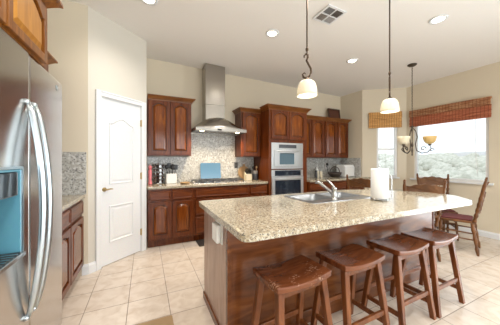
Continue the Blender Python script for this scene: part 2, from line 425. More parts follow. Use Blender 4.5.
# the right wall runs towards the camera: window over the nook and a patio door further along
p = MB()
zr = CZ(5.25)
p.plate([(3.0, 0), (1.03, 0), (1.03, 2.2), (-2.25, 2.2), (-2.25, 0), (-3.2, 0), (-3.2, zr), (3.0, zr)], [[(1.69, .92), (2.85, .92), (2.85, 2.2), (1.69, 2.2)]], 5.25, 5.37, YZ)
struct(p.build('wall_right', M_paint))
p = MB()
f = lambda a, b, h: (a, -3.2 - h, b)
p.prism([(-1.25, 0), (-.75, 0), (-.75, 2.5), (4.75, 2.5), (4.75, 0), (5.25, 0), (5.25, CZ(5.25)), (-1.25, CZ(-1.25))], 0, .12, f)
struct(p.build('wall_rear', M_paint))

def window(name, loc, rz, w, z0, z1, rails=(), mull=(), sill=True, sx=.05, depth=.10):
    # local: x along wall, wall face at y=0, outside +y
    r = sthing(name, loc, rz); fr = MB(); fw = .045
    fr.box(0, fw, .02, .09, z0, z1).box(w - fw, w, .02, .09, z0, z1).box(fw, w - fw, .02, .09, z0, z0 + fw).box(fw, w - fw, .02, .09, z1 - fw, z1)
    for z in rails: fr.box(fw, w - fw, .025, .085, z - .02, z + .02)
    for x in mull: fr.box(x - .025, x + .025, .025, .085, z0 + fw, z1 - fw)
    fr.build('window_frame', M_vinyl, r, False, bev=.004)
    MB().box(fw, w - fw, .052, .056, z0 + fw, z1 - fw).build('window_pane', M_glass, r, False)
    if sill: MB().box(-sx, w + sx, -.045, .02, z0 - .035, z0, .006).build('window_sill', M_white, r, False)
    return r
BA = math.atan2(3.0 - 3.58, 5.25 - 4.57)
bd = Vector((math.cos(BA), math.sin(BA), 0))
window('window_1', (4.57 + bd.x * .30, 3.58 + bd.y * .30, 0), BA, .415, .93, 2.12, rails=(1.56,), sx=.035)
window('window_2', (5.25, 2.85, 0), -PI / 2, 1.16, .92, 2.2, sx=.06)
window('window_3', (5.25, 1.03, 0), -PI / 2, 3.28, .0, 2.2, mull=(1.64,), sill=False)
window('window_4', (4.75, -3.2, 0), PI, 5.5, .0, 2.5, mull=(1.4, 2.75, 4.1), sill=False)

# pantry door, casing and baseboards
def arch_outline(x0, x1, z0, z1, rise, n=14, sh=.13):
    pts = [(x0, z0), (x1, z0), (x1, z1 - rise)]
    a, b = x1 - (x1 - x0) * max(sh * .6, .01), x0 + (x1 - x0) * max(sh * .6, .01)
    if rise > 0:
        for k in range(n + 1):
            t = k / n; pts.append((a + (b - a) * t, z1 - rise + rise * (math.sin(PI * t) ** .85 if sh else (1 - math.cos(2 * PI * t)) / 2)))
    pts.append((x0, z1 - rise))
    if rise == 0: pts = [(x0, z0), (x1, z0), (x1, z1), (x0, z1)]
    return pts
dr = sthing('door_1', (*D0, 0), DA)
o = MB(); o.box(.148, .701, .012, .048, .008, 2.065)
o.build('door_leaf', M_white, dr, False, bev=.003)
for nm, ol in (('door_panel', arch_outline(.248, .595, 1.0, 1.85, .075, sh=.0)), ('door_panel', arch_outline(.248, .595, .27, .735, 0))):
    MB().steps(ol, [(0, .012), (.006, .003), (.016, .003), (.024, .0115), (.036, .0115), (.055, .006)]).build(nm, M_white, dr, False)
k = MB(); k.lathe([(.026, 0), (.026, .006), (.012, .012), (.009, .035)], (.19, .012, .945), 16, (0, -1, 0))
k.tube([(.19, -.024, .945), (.20, -.03, .945), (.245, -.03, .948), (.275, -.026, .943)], [.009, .009, .008, .006])
k.build('door_handle', M_brass, dr, False)
for z in (.28, 1.08, 1.83): MB().box(.698, .712, -.006, .012, z - .045, z + .045).tube([(.706, -.008, z - .05), (.706, -.008, z + .05)], .006).build('hinge', M_brass, dr, False)
cs = MB()
for a, b, z0, z1 in ((.078, .143, 0, 2.14), (.706, .771, 0, 2.14)):
    cs.box(a, b, -.016, 0, z0, z1).box(a + (.045 if a > .5 else 0), b - (.045 if a < .5 else 0), -.024, -.016, z0, z1)
cs.box(.143, .706, -.016, 0, 2.075, 2.14).box(.143, .706, -.024, -.016, 2.12, 2.14)
cs.box(.141, .150, 0, .05, 0, 2.07).box(.699, .708, 0, .05, 0, 2.07).box(.15, .70, 0, .05, 2.064, 2.075)
c1 = sthing('trim_1', (*D0, 0), DA); cs.build('door_casing', M_white, c1, False, bev=.003)
def base(name, pts, h=.10):
    r = sthing(name, (0, 0, 0)); b = MB()
    for p0, p1 in pts:
        p0, p1 = Vector((*p0, 0)), Vector((*p1, 0)); d = (p1 - p0).normalized(); n_ = Vector((d.y, -d.x, 0))
        fn = lambda a, b_, h_: tuple(p0 + d * h_ + n_ * a + Vector((0, 0, b_)))
        b.prism([(0, 0), (.016, 0), (.016, h - .025), (.010, h - .012), (.008, h), (0, h)], 0, (p1 - p0).length, fn)
    b.build('baseboard_moulding', M_white, r)
dd = Vector((math.cos(DA), math.sin(DA)))
base('baseboard_pantry', [((-.645, 3.10), (-.585, 3.10)), (D0, (D0[0] + dd.x * .078, D0[1] + dd.y * .078))], .12)
base('baseboard_right', [((5.25, 3.0), (5.25, 1.08))])
base('baseboard_bay', [((4.57, 3.58), (5.25, 3.0))])

# ------------------------------------------------------------------ outdoors
def terrain(name, m, x0, x1, y0, y1, nx, ny, fz):
    b = MB(); g = [[b.bm.verts.new((x0 + (x1 - x0) * i / nx, y0 + (y1 - y0) * j / ny, fz(x0 + (x1 - x0) * i / nx, y0 + (y1 - y0) * j / ny))) for j in range(ny + 1)] for i in range(nx + 1)]
    for i in range(nx):
        for j in range(ny): b.bm.faces.new((g[i][j], g[i + 1][j], g[i + 1][j + 1], g[i][j + 1]))
    return struct(b.build(name, m, smooth=True))
def gz(x, y): return -1.2 + max(0, x - 14) * .060 + .35 * math.sin(x * .31 + y * .17) + .25 * math.sin(y * .41)
terrain('hillside_ground', M_hill, 5.6, 62, -25, 75, 40, 50, lambda x, y: gz(x, y) if x > 7 else -.9)
terrain('distant_ridge', M_hill2, 62, 130, -60, 150, 16, 40, lambda x, y: gz(62, y) + (x - 62) * .05 + 1.0 * math.sin(y * .05 + 1) * min(1, (x - 62) / 20))
b = MB()
for i in range(900):
    x = 9 + 42 * random.random() ** .8; y = x * random.uniform(.10, .95) + random.uniform(-2, 3); r = random.uniform(.3, .8) * (.6 + x / 45)
    g = bmesh.ops.create_icosphere(b.bm, subdivisions=2, radius=1)['verts']
    c = Vector((x, y, gz(x, y) + r * .35))
    for fc in {fc for v in g for fc in v.link_faces}: fc.smooth = True
    for v in g:
        k = r * random.uniform(.72, 1.22); v.co = c + Vector((v.co.x * k * 1.15, v.co.y * k * 1.15, v.co.z * k * .85))
tag(b.build('hillside_brush', M_brush), 'pale dry brush covering the slope outside the nook windows', 'brush', kind='stuff')

# ------------------------------------------------------------------ cabinets
def door(par, x0, x1, z0, z1, yf, rise=.042, mf=None, mp_=None, fw=.055, name='door'):
    mf = mf or M_cherry; mp_ = mp_ or M_cherryp
    ol = arch_outline(x0 + fw, x1 - fw, z0 + fw + .005, z1 - fw + .018, rise)
    d = MB().plate([(x0, z0), (x1, z0), (x1, z1), (x0, z1)], [ol], yf - .022, yf).build(name, mf, par, False, bev=.003)
    MB().steps(ol, [(-.004, yf - .001), (0, yf - .006), (.009, yf - .006), (.038, yf - .020), (.044, yf - .020)], glaze=(0, 1)).build('raised_panel', mp_, d, False, m2=M_glaze)
    return d
def drawer(par, x0, x1, z0, z1, yf, m=None):
    return MB().steps([(x0, z0), (x1, z0), (x1, z1), (x0, z1)], [(0, yf), (0, yf - .012), (.008, yf - .021), (.02, yf - .021), (.03, yf - .017)]).build('drawer', m or M_cherryh, par, False)
def crown(par, x0, x1, yf, yb, z0, h=.075, out=.06, m=None, left=True, right=True):
    # stepped crown moulding round the front and the open ends
    b = MB(); prof = [(.0, 0), (.008, 0), (.012, h * .2), (out * .45, h * .45), (out * .8, h * .72), (out, h * .8), (out, h)]
    for (o0, z_0), (o1, z_1) in zip(prof, prof[1:]):
        if z_1 - z_0 < 1e-4: continue
        A = [(x0 - (o0 if left else 0), yf - o0), (x1 + (o0 if right else 0), yf - o0), (x1 + (o0 if right else 0), yb), (x0 - (o0 if left else 0), yb)]
        B = [(x0 - (o1 if left else 0), yf - o1), (x1 + (o1 if right else 0), yf - o1), (x1 + (o1 if right else 0), yb), (x0 - (o1 if left else 0), yb)]
        va = [b.bm.verts.new((*q, z0 + z_0)) for q in A]; vb = [b.bm.verts.new((*q, z0 + z_1)) for q in B]
        b.bm.faces.new(va[::-1]); b.bm.faces.new(vb)
        for i in range(4): b.bm.faces.new((va[i], va[(i + 1) % 4], vb[(i + 1) % 4], vb[i]))
    return b.build('crown_moulding', m or M_crown, par, False)
def carcass(par, x0, x1, yf, yb, z0, z1, toe=False, m=None, name='body'):
    b = MB()
    if toe: b.box(x0, x1, yf, yb, .10, z1).box(x0, x1, yf + .05, yb, 0, .10)
    else: b.box(x0, x1, yf, yb, z0, z1)
    return b.build(name, m or M_cherry, par, False, bev=.002)

# back wall, base run (local = world for these, roots at z=0 origin of each unit)
YB = 4.19; YF = 3.60
def unit(name, label, cat, x, y, z=0, rz=0): return thing(name, label, cat, (x, y, z), rz)
u = unit('base_cabinet', 'cherry base cabinet with two drawers over two arched doors beside the pantry door', 'cabinet', .035, YF)
w = .67
carcass(u, 0, w, 0, YB - YF, 0, .873, True)
for a, b in ((.02, .325), (.345, .65)):
    drawer(u, a, b, .705, .845, 0); door(u, a, b, .13, .675, 0, .034)
u = unit('drawer_cabinet', 'wide cherry drawer base cabinet under the gas cooktop', 'cabinet', .707, YF)
w = .966
carcass(u, 0, w, 0, YB - YF, 0, .873, True)
drawer(u, .02, w - .02, .705, .845, 0)
for z0, z1 in ((.42, .68), (.13, .395)):
    for a, b in ((.02, .475), (.49, w - .02)): drawer(u, a, b, z0, z1, 0)
u = unit('base_cabinet', 'narrow cherry base cabinet between the cooktop and the oven tower', 'cabinet', 1.675, YF)
w = .375
carcass(u, 0, w, 0, YB - YF, 0, .873, True)
drawer(u, .02, w - .02, .705, .845, 0); door(u, .02, w - .02, .13, .675, 0, .034)
MB().lathe([(.006, 0), (.006, .012), (.014, .018), (.012, .026)], (w / 2 - .09, -.02, .84), 12, (0, -1, 0)).build('knob', M_black, u, False)

# upper cabinets
UF = 3.87; UB = 4.19
u = unit('upper_cabinet', 'cherry wall cabinet with two arched doors left of the range hood', 'cabinet', .035, UF)
carcass(u, 0, .68, 0, UB - UF, 1.375, 2.27)
for a, b in ((.02, .335), (.345, .66)): door(u, a, b, 1.395, 2.255, 0)
crown(u, 0, .68, 0, UB - UF, 2.265, left=False)
u = unit('upper_cabinet', 'single door cherry wall cabinet between the range hood and oven tower', 'cabinet', 1.638, UF)
carcass(u, 0, .412, 0, UB - UF, 1.37, 2.225)
door(u, .025, .395, 1.39, 2.21, 0)
crown(u, 0, .412, 0, UB - UF, 2.215, right=False)
u = unit('oven_tower', 'tall cherry cabinet tower holding the microwave and wall oven', 'cabinet', 2.055, 3.55)
tw = .87; dp = YB - 3.55
b = MB(); b.box(0, .052, 0, dp, .10, 2.25).box(tw - .112, tw, 0, dp, .10, 2.25).box(.052, tw - .112, 0, dp, .10, .63).box(.052, tw - .112, 0, dp, 1.635, 2.25)
b.box(.052, tw - .112, 0, dp, 1.125, 1.14).box(.052, tw - .112, dp - .03, dp, .63, 1.64).box(0, tw, .05, dp, 0, .10)
b.build('body', M_cherry, u, False, bev=.002)
for a, b in ((.045, .43), (.44, .825)): door(u, a, b, 1.70, 2.235, 0, .05)
drawer(u, .045, .825, .15, .57, 0)
crown(u, 0, tw, 0, .25, 2.24, h=.085, out=.065)
MB().box(.002, tw - .002, .25, dp, 2.2505, 2.32).build('top_rail', M_cherryh, u, False)
# right hand run
for i, (xa, lab) in enumerate(((2.935, 'cherry wall cabinet with two arched doors next to the oven tower'), (3.69, 'cherry wall cabinet with two arched doors at the nook end'))):
    u = unit('upper_cabinet', lab, 'cabinet', xa, UF); w = .75
    carcass(u, 0, w, 0, UB - UF, 1.365, 2.21)
    for a, b in ((.015, .368), (.38, .735)): door(u, a, b, 1.385, 2.195, 0)
    crown(u, 0, w, 0, UB - UF, 2.205, left=False, right=(i == 1))
RF = 3.50
for i, (xa, w, lab) in enumerate(((2.935, .62, 'cherry base cabinet with one drawer right of the wall oven'), (3.56, .40, 'middle cherry base cabinet of the right counter run'), (3.965, .56, 'cherry base cabinet at the nook end of the right counter'))):
    u = unit('base_cabinet', lab, 'cabinet', xa, RF)
    carcass(u, 0, w, 0, YB - RF, 0, .873, True)
    drawer(u, .015, w - .03, .705, .845, 0)
    door(u, .015, w - .03, .13, .675, 0, .034)

# left wall: cabinet over fridge, small upper cabinet, base cabinet (local x runs along +Y, local -y is the room)
u = thing('fridge_top_cabinet', 'honey coloured arched door cabinet above the refrigerator', 'cabinet', (-.555, .86, 0), PI / 2)
w = .897
carcass(u, 0, w, 0, .68, 1.868, 2.225, m=M_honeyf)
door(u, .015, w / 2 - .006, 1.88, 2.21, 0, .06, M_honeyf, M_honey, fw=.042); door(u, w / 2 + .006, w - .015, 1.88, 2.21, 0, .06, M_honeyf, M_honey, fw=.042)
crown(u, 0, w, 0, .68, 2.215, h=.09, out=.075, m=M_honeyf)
u = thing('upper_cabinet', 'small wall cabinet whose crown shows behind the cabinet over the refrigerator', 'cabinet', (-.895, 2.10, 0), PI / 2)
carcass(u, 0, .80, 0, .32, 1.40, 2.265, m=M_cherry)
door(u, .02, .395, 1.42, 2.25, 0); door(u, .405, .78, 1.42, 2.25, 0)
crown(u, 0, .80, 0, .32, 2.255, out=.07, m=M_honeyf)
u = thing('base_cabinet', 'dark cherry base cabinet between the refrigerator and pantry corner', 'cabinet', (-.645, 2.10, 0), PI / 2)
w = .985
carcass(u, 0, w, 0, .595, 0, .873, True)
for a, b in ((.02, .48), (.50, .965)):
    drawer(u, a, b, .705, .845, 0); door(u, a, b, .13, .675, 0, .034)

# countertops and splashes
def top(name, label, poly, z0=.875, z1=.915, holes=(), bev=.012):
    cx = sum(p[0] for p in poly) / len(poly); cy = sum(p[1] for p in poly) / len(poly)
    r = MB().plate([(a - cx, b - cy) for a, b in poly], [[(a - cx, b - cy) for a, b in h] for h in holes], 0, z1 - z0, XY).build(name, M_granite, bev=bev, seg=3)
    r.location = (cx, cy, z0); return tag(r, label, 'countertop')
top('countertop', 'speckled granite countertop holding the gas cooktop', [(.03, 3.565), (2.05, 3.565), (2.05, 4.19), (.03, 4.19)])
top('countertop', 'granite countertop right of the wall oven with a white box on it', round_poly([(2.935, 3.46), (4.60, 3.46), (4.70, 3.46), (4.58, 3.565), (4.54, 3.60), (4.54, 4.19), (2.935, 4.19)], .004, 2))
top('countertop', 'short granite countertop between the refrigerator and pantry wall', [(-1.24, 2.10), (-.615, 2.10), (-.615, 3.088), (-1.24, 3.088)])
def slab(name, label, x0, x1, y0, y1, z0, z1):
    o = MB().box(x0, x1, y0, y1, 0, z1 - z0).build(name, M_splash); o.location = (0, 0, z0); return tag(o, label, 'backsplash')
b = MB(); b.box(.03, 2.05, 4.175, 4.197, .916, 1.368).box(.722, 1.63, 4.175, 4.197, 1.368, 1.785)
tag(b.build('backsplash', M_splash), 'speckled granite backsplash rising behind the cooktop to the hood', 'backsplash')
b = MB(); b.box(2.935, 4.545, 4.178, 4.197, .916, 1.362).box(4.528, 4.546, 3.60, 4.178, .916, 1.362)
tag(b.build('backsplash', M_splash), 'granite backsplash behind the white box right of the ovens', 'backsplash')
slab('backsplash', 'granite backsplash panel on the wall beside the refrigerator', -1.23, -.605, 3.082, 3.099, .916, 1.395)

# ------------------------------------------------------------------ refrigerator
fx = -.55
fr = thing('refrigerator', 'side by side stainless steel refrigerator with bowed handles and a door dispenser', 'refrigerator', (-.9, 1.6, 0))
MB().box(-1.235, -.625, 1.15, 2.07, .02, 1.845, .01).build('body', M_dark, fr)
MB().box(-1.2, -.60, 1.16, 2.045, .0, .085).build('toe_grille', M_dark, fr)
dz0, dz1 = .10, 1.86
hole = rrect(1.215, 1.475, .845, 1.262, .012)
fd = MB().plate(rrect(1.148, 1.546, dz0, dz1, .01), [hole], fx, -.618, YZ).build('freezer_door', M_steel, fr, bev=.006)
rd = MB().box(-.618, fx, 1.556, 2.076, dz0, dz1, .012).build('fridge_door', M_steel, fr)
def bow(y, par):
    pts = []; n = 22
    for k in range(n + 1):
        t = k / n; z = .50 + (1.60 - .50) * t
        pts.append((fx + .008 + .062 * math.sin(PI * t) ** .7, y, z))
    h = MB(); h.tube(pts, [.010 + .007 * min(1, math.sin(PI * k / n) * 3) for k in range(n + 1)], 12)
    for z in (.50, 1.60): h.lathe([(.016, 0), (.014, .014), (.008, .02)], (fx - .002, y, z), 12, (1, 0, 0))
    h.build('handle', M_handle, par)
bow(1.512, fd); bow(1.592, rd)
b = MB(); b.box(-.70, -.69, 1.225, 1.47, .86, 1.255).box(-.69, fx - .002, 1.216, 1.226, .85, 1.258).box(-.69, fx - .002, 1.464, 1.474, .85, 1.258).box(-.69, fx - .002, 1.226, 1.464, 1.248, 1.258)
dp_ = b.build('dispenser', M_cyan, fd)
MB().plate(rrect(1.205, 1.485, .835, 1.272, .015), [rrect(1.217, 1.473, .847, 1.260, .01)], fx - .004, fx + .005, YZ).build('dispenser_frame', M_handle, fd)
b = MB(); b.box(-.66, fx - .006, 1.23, 1.46, 1.13, 1.245, .006).build('control_panel', M_display, dp_)
b = MB(); b.box(-.69, fx + .02, 1.225, 1.466, .835, .855, .004)
for i in range(7): b.box(-.675, fx + .01, 1.24 + i * .032, 1.252 + i * .032, .855, .862)
b.build('drip_tray', M_chrome, dp_)
MB().box(-.68, -.665, 1.31, 1.38, .98, 1.13, .004, Matrix.Rotation(.25, 3, 'Y')).build('paddle', M_slate, dp_)
MB().lathe([(.017, 0), (.019, .002), (.014, .003), (.014, .002)], (fx, 1.955, 1.80), 20, (1, 0, 0)).tube([(fx + .003, 1.948, 1.795), (fx + .003, 1.953, 1.807), (fx + .003, 1.957, 1.793), (fx + .003, 1.963, 1.805)], .0015, 6).build('badge', M_handle, rd)

# ------------------------------------------------------------------ range hood, cooktop, ovens
hd = thing('range_hood', 'stainless chimney range hood over the cooktop', 'range hood', (1.18, 4.0, 1.79))
hx0, hx1, hy = .735, 1.635, 3.62
b = MB(); n = 20; g = []
cxm = (hx0 + hx1) / 2; hw = (hx1 - hx0) / 2
for j in range(9):
    tt = j / 8; y = hy + (4.172 - hy) * tt; row = []
    for i in range(n + 1):
        s = -1 + 2 * i / n; row.append(b.bm.verts.new((cxm + hw * s, y, 1.845 + .02 * (1 - s * s) + .215 * (1 - abs(s) ** 1.9) * math.sin(min(1, tt / .5) * PI / 2))))
    g.append(row)
for j in range(8):
    for i in range(n): b.bm.faces.new((g[j][i], g[j][i + 1], g[j + 1][i + 1], g[j + 1][i])).smooth = True
lo = [[b.bm.verts.new((v.co.x, v.co.y, 1.838)) for v in row] for row in (g[0], g[-1])]
for i in range(n):
    b.bm.faces.new((g[0][i], g[0][i + 1], lo[0][i + 1], lo[0][i])); b.bm.faces.new((g[-1][i], g[-1][i + 1], lo[1][i + 1], lo[1][i]))
b.build('canopy', M_hood, hd)
b = MB(); b.box(hx0, hx1, hy - .012, hy + .02, 1.79, 1.845, .004).box(hx0, hx0 + .02, hy + .02, 4.172, 1.79, 1.845).box(hx1 - .02, hx1, hy + .02, 4.172, 1.79, 1.845).box(hx0, hx1, 4.155, 4.172, 1.79, 1.845)
rail = b.build('front_rail', M_hood, hd)
MB().box(1.10, 1.17, hy - .016, hy - .011, 1.803, 1.832).build('control_display', M_display, rail)
b = MB(); b.box(hx0 + .02, hx1 - .02, hy + .02, 4.155, 1.80, 1.812)
for i in range(12): b.box(hx0 + .10 + i * .06, hx0 + .13 + i * .06, hy + .12, 4.10, 1.794, 1.80)
b.build('filter_panel', M_hood, hd)
for x in (hx0 + .13, hx1 - .13):
    o = MB().lathe([(.034, 0), (.034, -.01), (.026, -.012)], (x, hy + .11, 1.8045), 16).build('hood_lamp', M_hlens, hd)
    l = bpy.data.lights.new('hood_bulb', 'SPOT'); l.energy = 30; l.color = (1, .80, .54); l.spot_size = 2.5; l.spot_blend = .8; l.shadow_soft_size = .03
    lo_ = bpy.data.objects.new('hood_bulb', l); C.objects.link(lo_); lo_.parent = o; lo_.location = (x - 1.18, hy + .11 - 4.0, -.002)
b = MB()
zc0, zc1 = CZ(.96) - .004, CZ(1.34) - .004
b.prism([(.973, 1.98), (1.327, 1.98), (1.327, 2.35), (.973, 2.35)], 3.91, 4.172)
b.prism([(.968, 2.30), (1.332, 2.30), (1.332, zc1), (.968, zc0)], 3.90, 4.172)
b.build('chimney', M_hood, hd, bev=.004)

ck = thing('gas_cooktop', 'stainless gas cooktop set in the granite below the hood', 'cooktop', (1.19, 3.9, .915))
MB().box(.72, 1.66, 3.64, 4.12, .9155, .925, .004).build('cooktop_plate', M_steelh, ck)
for x in (.90, 1.19, 1.48):
    b = MB()
    x0, x1, y0, y1 = x - .135, x + .135, 3.70, 4.08
    for q in (x0, x, x1): b.box(q - .006, q + .006, y0, y1, .948, .96)
    for q in (y0, (y0 + y1) / 2, y1): b.box(x0, x1, q - .006, q + .006, .948, .96)
    for qx in (x0, x1):
        for qy in (y0, y1): b.box(qx - .008, qx + .008, qy - .008, qy + .008, .924, .95)
    b.build('grate', M_iron, ck)
for x, y in ((.90, 3.80), (.90, 3.99), (1.19, 3.89), (1.48, 3.80), (1.48, 3.99)): MB().lathe([(.045, .925), (.042, .937), (.03, .942)], (x, y, 0), 16).build('burner', M_iron, ck)
for x in (.95, 1.07, 1.19, 1.31, 1.43): MB().lathe([(.018, .925), (.016, .945), (.006, .95)], (x, 3.672, 0), 12).build('knob', M_chrome, ck)

X0, X1, YO = 2.112, 2.808, 3.55
mw = thing('built_in_microwave', 'white and steel microwave built in above the wall oven', 'microwave', ((X0 + X1) / 2, 3.7, 1.14))
MB().box(X0, X1, YO + .002, 3.95, 1.142, 1.633).build('body', M_dark, mw)
MB().plate([(X0 - .01, 1.143), (X1 + .01, 1.143), (X1 + .01, 1.632), (X0 - .01, 1.632)], [[(X0 + .05, 1.185), (X1 - .05, 1.185), (X1 - .05, 1.50), (X0 + .05, 1.50)]], YO - .014, YO).build('trim_frame', M_app, mw, bev=.003)
dm = MB().plate([(X0 + .052, 1.187), (X1 - .052, 1.187), (X1 - .052, 1.498), (X0 + .052, 1.498)], [rrect(X0 + .16, X1 - .20, 1.225, 1.44, .015)], YO - .024, YO - .001).build('door', M_app, mw, bev=.003)
MB().box(X0 + .162, X1 - .202, YO - .018, YO - .012, 1.227, 1.438).build('door_window', M_mwglass, dm)
MB().tube([(X0 + .12, YO - .024, 1.475), (X0 + .12, YO - .05, 1.475), (X1 - .12, YO - .05, 1.475), (X1 - .12, YO - .024, 1.475)], .008).build('handle', M_app, dm)
MB().box(X0 + .15, X1 - .15, YO - .018, YO - .013, 1.535, 1.60).build('control_panel', M_slate, mw)
ov = thing('built_in_oven', 'stainless wall oven with a dark glass door under the microwave', 'oven', ((X0 + X1) / 2, 3.7, .63))
MB().box(X0, X1, YO + .002, 4.0, .632, 1.123).build('body', M_dark, ov)
MB().box(X0 - .01, X1 + .01, YO - .016, YO, 1.0, 1.122, .003).build('control_panel', M_app, ov)
MB().box(X0 + .06, X1 - .05, YO - .019, YO - .015, 1.012, 1.112).build('display', M_oven, ov)
do = MB().plate([(X0 - .01, .633), (X1 + .01, .633), (X1 + .01, .995), (X0 - .01, .995)], [rrect(X0 + .06, X1 - .05, .665, .93, .01)], YO - .03, YO - .001).build('door', M_app, ov, bev=.004)
MB().box(X0 + .062, X1 - .052, YO - .024, YO - .016, .667, .928).build('door_window', M_oven, do)
MB().tube([(X0 + .05, YO - .03, .962), (X0 + .05, YO - .07, .962), (X1 - .05, YO - .07, .962), (X1 - .05, YO - .03, .962)], .011).build('handle', M_app, do)

# ------------------------------------------------------------------ island
IX0, IX1, IY0, IY1 = .51, 3.02, 1.434, 2.105
isl = thing('island', 'long brown wood kitchen island base with a plain panelled front', 'island', (1.75, 1.77, 0))
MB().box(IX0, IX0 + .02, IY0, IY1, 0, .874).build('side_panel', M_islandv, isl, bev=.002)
b = MB(); b.box(IX0 + .02, IX1, IY0, IY0 + .02, 0, .874).build('front_panel', M_island, isl)
MB().box(IX0 + .02, IX1 - .02, IY1 - .02, IY1, 0, .874).build('back_panel', M_cherry, isl)
MB().box(IX1 - .03, IX1, IY0 + .02, IY1, 0, .874).build('end_panel', M_cherry, isl)
MB().box(IX0 - .006, IX0 + .022, IY0 - .008, IY0 + .03, 0, .873, .003).build('corner_post', M_island, isl)
MB().box(IX1 - .012, IX1 + .006, IY0 - .008, IY0 + .05, 0, .873, .003).build('corner_post', M_cherry, isl)
b = MB(); b.box(IX0 + .03, IX1, IY0 - .020, IY0, 0, .105, .004).box(IX0 - .012, IX0, IY0, IY1, 0, .06, .003)
b.build('base_moulding', M_island, isl)
b = MB(); b.box(IX0 - .010, IX0, 1.535, 1.70, .69, .835, .004)
pl = b.build('outlet_plate', M_plate, isl)
MB().box(IX0 - .045, IX0 - .009, 1.555, 1.68, .695, .83, .012).build('outlet_cover', M_plate, pl)
poly = [(.455, 1.045), (2.86, 1.025), (3.11, 1.27), (3.09, 1.50), (2.95, 1.74), (2.60, 2.06), (2.35, 2.135), (.455, 2.135)]
poly = round_poly(poly, .055, 4)
SX0, SX1, SY0, SY1 = 1.34, 2.16, 1.545, 2.03
top('countertop', 'large polished granite island countertop with an angled end and a sink', poly, holes=[[(SX0 + .02, SY0 + .02), (SX1 - .02, SY0 + .02), (SX1 - .02, SY1 - .02), (SX0 + .02, SY1 - .02)]], bev=.014)

sk = thing('sink', 'double bowl stainless steel sink set in the island countertop', 'sink', (1.75, 1.79, .915))
b1, b2 = (1.375, 1.735), (1.765, 2.125); by0, by1 = 1.665, 2.0
MB().plate(rrect(SX0, SX1, SY0, SY1, .05), [rrect(*b1, by0, by1, .05), rrect(*b2, by0, by1, .05)], .9155, .920, XY).build('rim', M_sink, sk)
for q in (b1, b2):
    b = MB(); lv = [(.002, .918), (.004, .78), (.02, .745), (.05, .74)]; rings = [[b.bm.verts.new((x, y, h)) for x, y in inset(rrect(*q, by0, by1, .05), d)] for d, h in lv]
    for A, B in zip(rings, rings[1:]):
        for i in range(len(A)): b.bm.faces.new((A[i], A[(i + 1) % len(A)], B[(i + 1) % len(A)], B[i])).smooth = True
    b.bm.faces.new(rings[-1])
    bw = b.build('bowl', M_bowl, sk)
    sd = bw.modifiers.new('solid', 'SOLIDIFY'); sd.thickness = .002
    MB().lathe([(.04, .7405), (.038, .744), (.012, .7425)], ((q[0] + q[1]) / 2, 1.84, 0), 16).build('drain', M_chrome, bw)
fc = thing('faucet', 'satin nickel pull out faucet with a side lever on the sink deck', 'faucet', (1.655, 1.605, .920))
b = MB(); b.lathe([(.032, 0), (.032, .006), (.025, .012), (.0235, .10), (.025, .104), (.025, .118), (.018, .124)], (0, 0, 0), 20); b.build('body', M_chrome, fc, False)
b = MB(); b.tube([(0, .01, .05), (0, .035, .068), (-.005, .12, .115), (-.01, .19, .150), (-.012, .225, .155), (-.012, .24, .145)], [.014, .014, .014, .016, .018, .016], 12); b.build('spout', M_chrome, fc, False)
b = MB(); b.tube([(0, 0, .118), (-.003, .018, .138), (-.008, .06, .172), (-.012, .10, .195)], [.014, .012, .009, .008], 10); b.build('lever', M_chrome, fc, False)

th = thing('paper_towel_holder', 'chrome wire paper towel stand at the end of the island', 'towel holder', (2.07, 1.43, .9155))
b = MB(); b.tube([(.075 * math.cos(a), .075 * math.sin(a), .012) for a in [2 * PI * k / 20 for k in range(20)]], .006, 8, True)
for a in (.5, 2.6, 4.7): b.lathe([(.009, 0), (.009, .010)], (.075 * math.cos(a), .075 * math.sin(a), 0), 8)
b.tube([(-.075, 0, .012), (.075, 0, .012)], .005).tube([(0, -.075, .012), (0, .075, .012)], .005)
b.build('base_ring', M_chrome, th, False)
MB().tube([(0, 0, .012), (0, 0, .325)], .006).ball((0, 0, .33), .011).build('spindle', M_chrome, th, False)
a1 = -.45
MB().tube([(.075 * math.cos(a1), .075 * math.sin(a1), .012), (.115 * math.cos(a1), .115 * math.sin(a1), .02), (.118 * math.cos(a1), .118 * math.sin(a1), .20), (.112 * math.cos(a1), .112 * math.sin(a1), .235), (.09 * math.cos(a1), .09 * math.sin(a1), .25)], .0045).build('side_arm', M_chrome, th, False)
pr = MB(); pr.lathe([(.02, 0), (.074, 0), (.077, .005), (.077, .279), (.074, .284), (.02, .284), (.02, .0)], (0, 0, 0), 32, cap=False)
pr = pr.build('paper_towel_roll', M_paper); pr.location = (2.07, 1.43, .936)
tag(pr, 'white paper towel roll standing on its chrome holder on the island', 'paper towel')

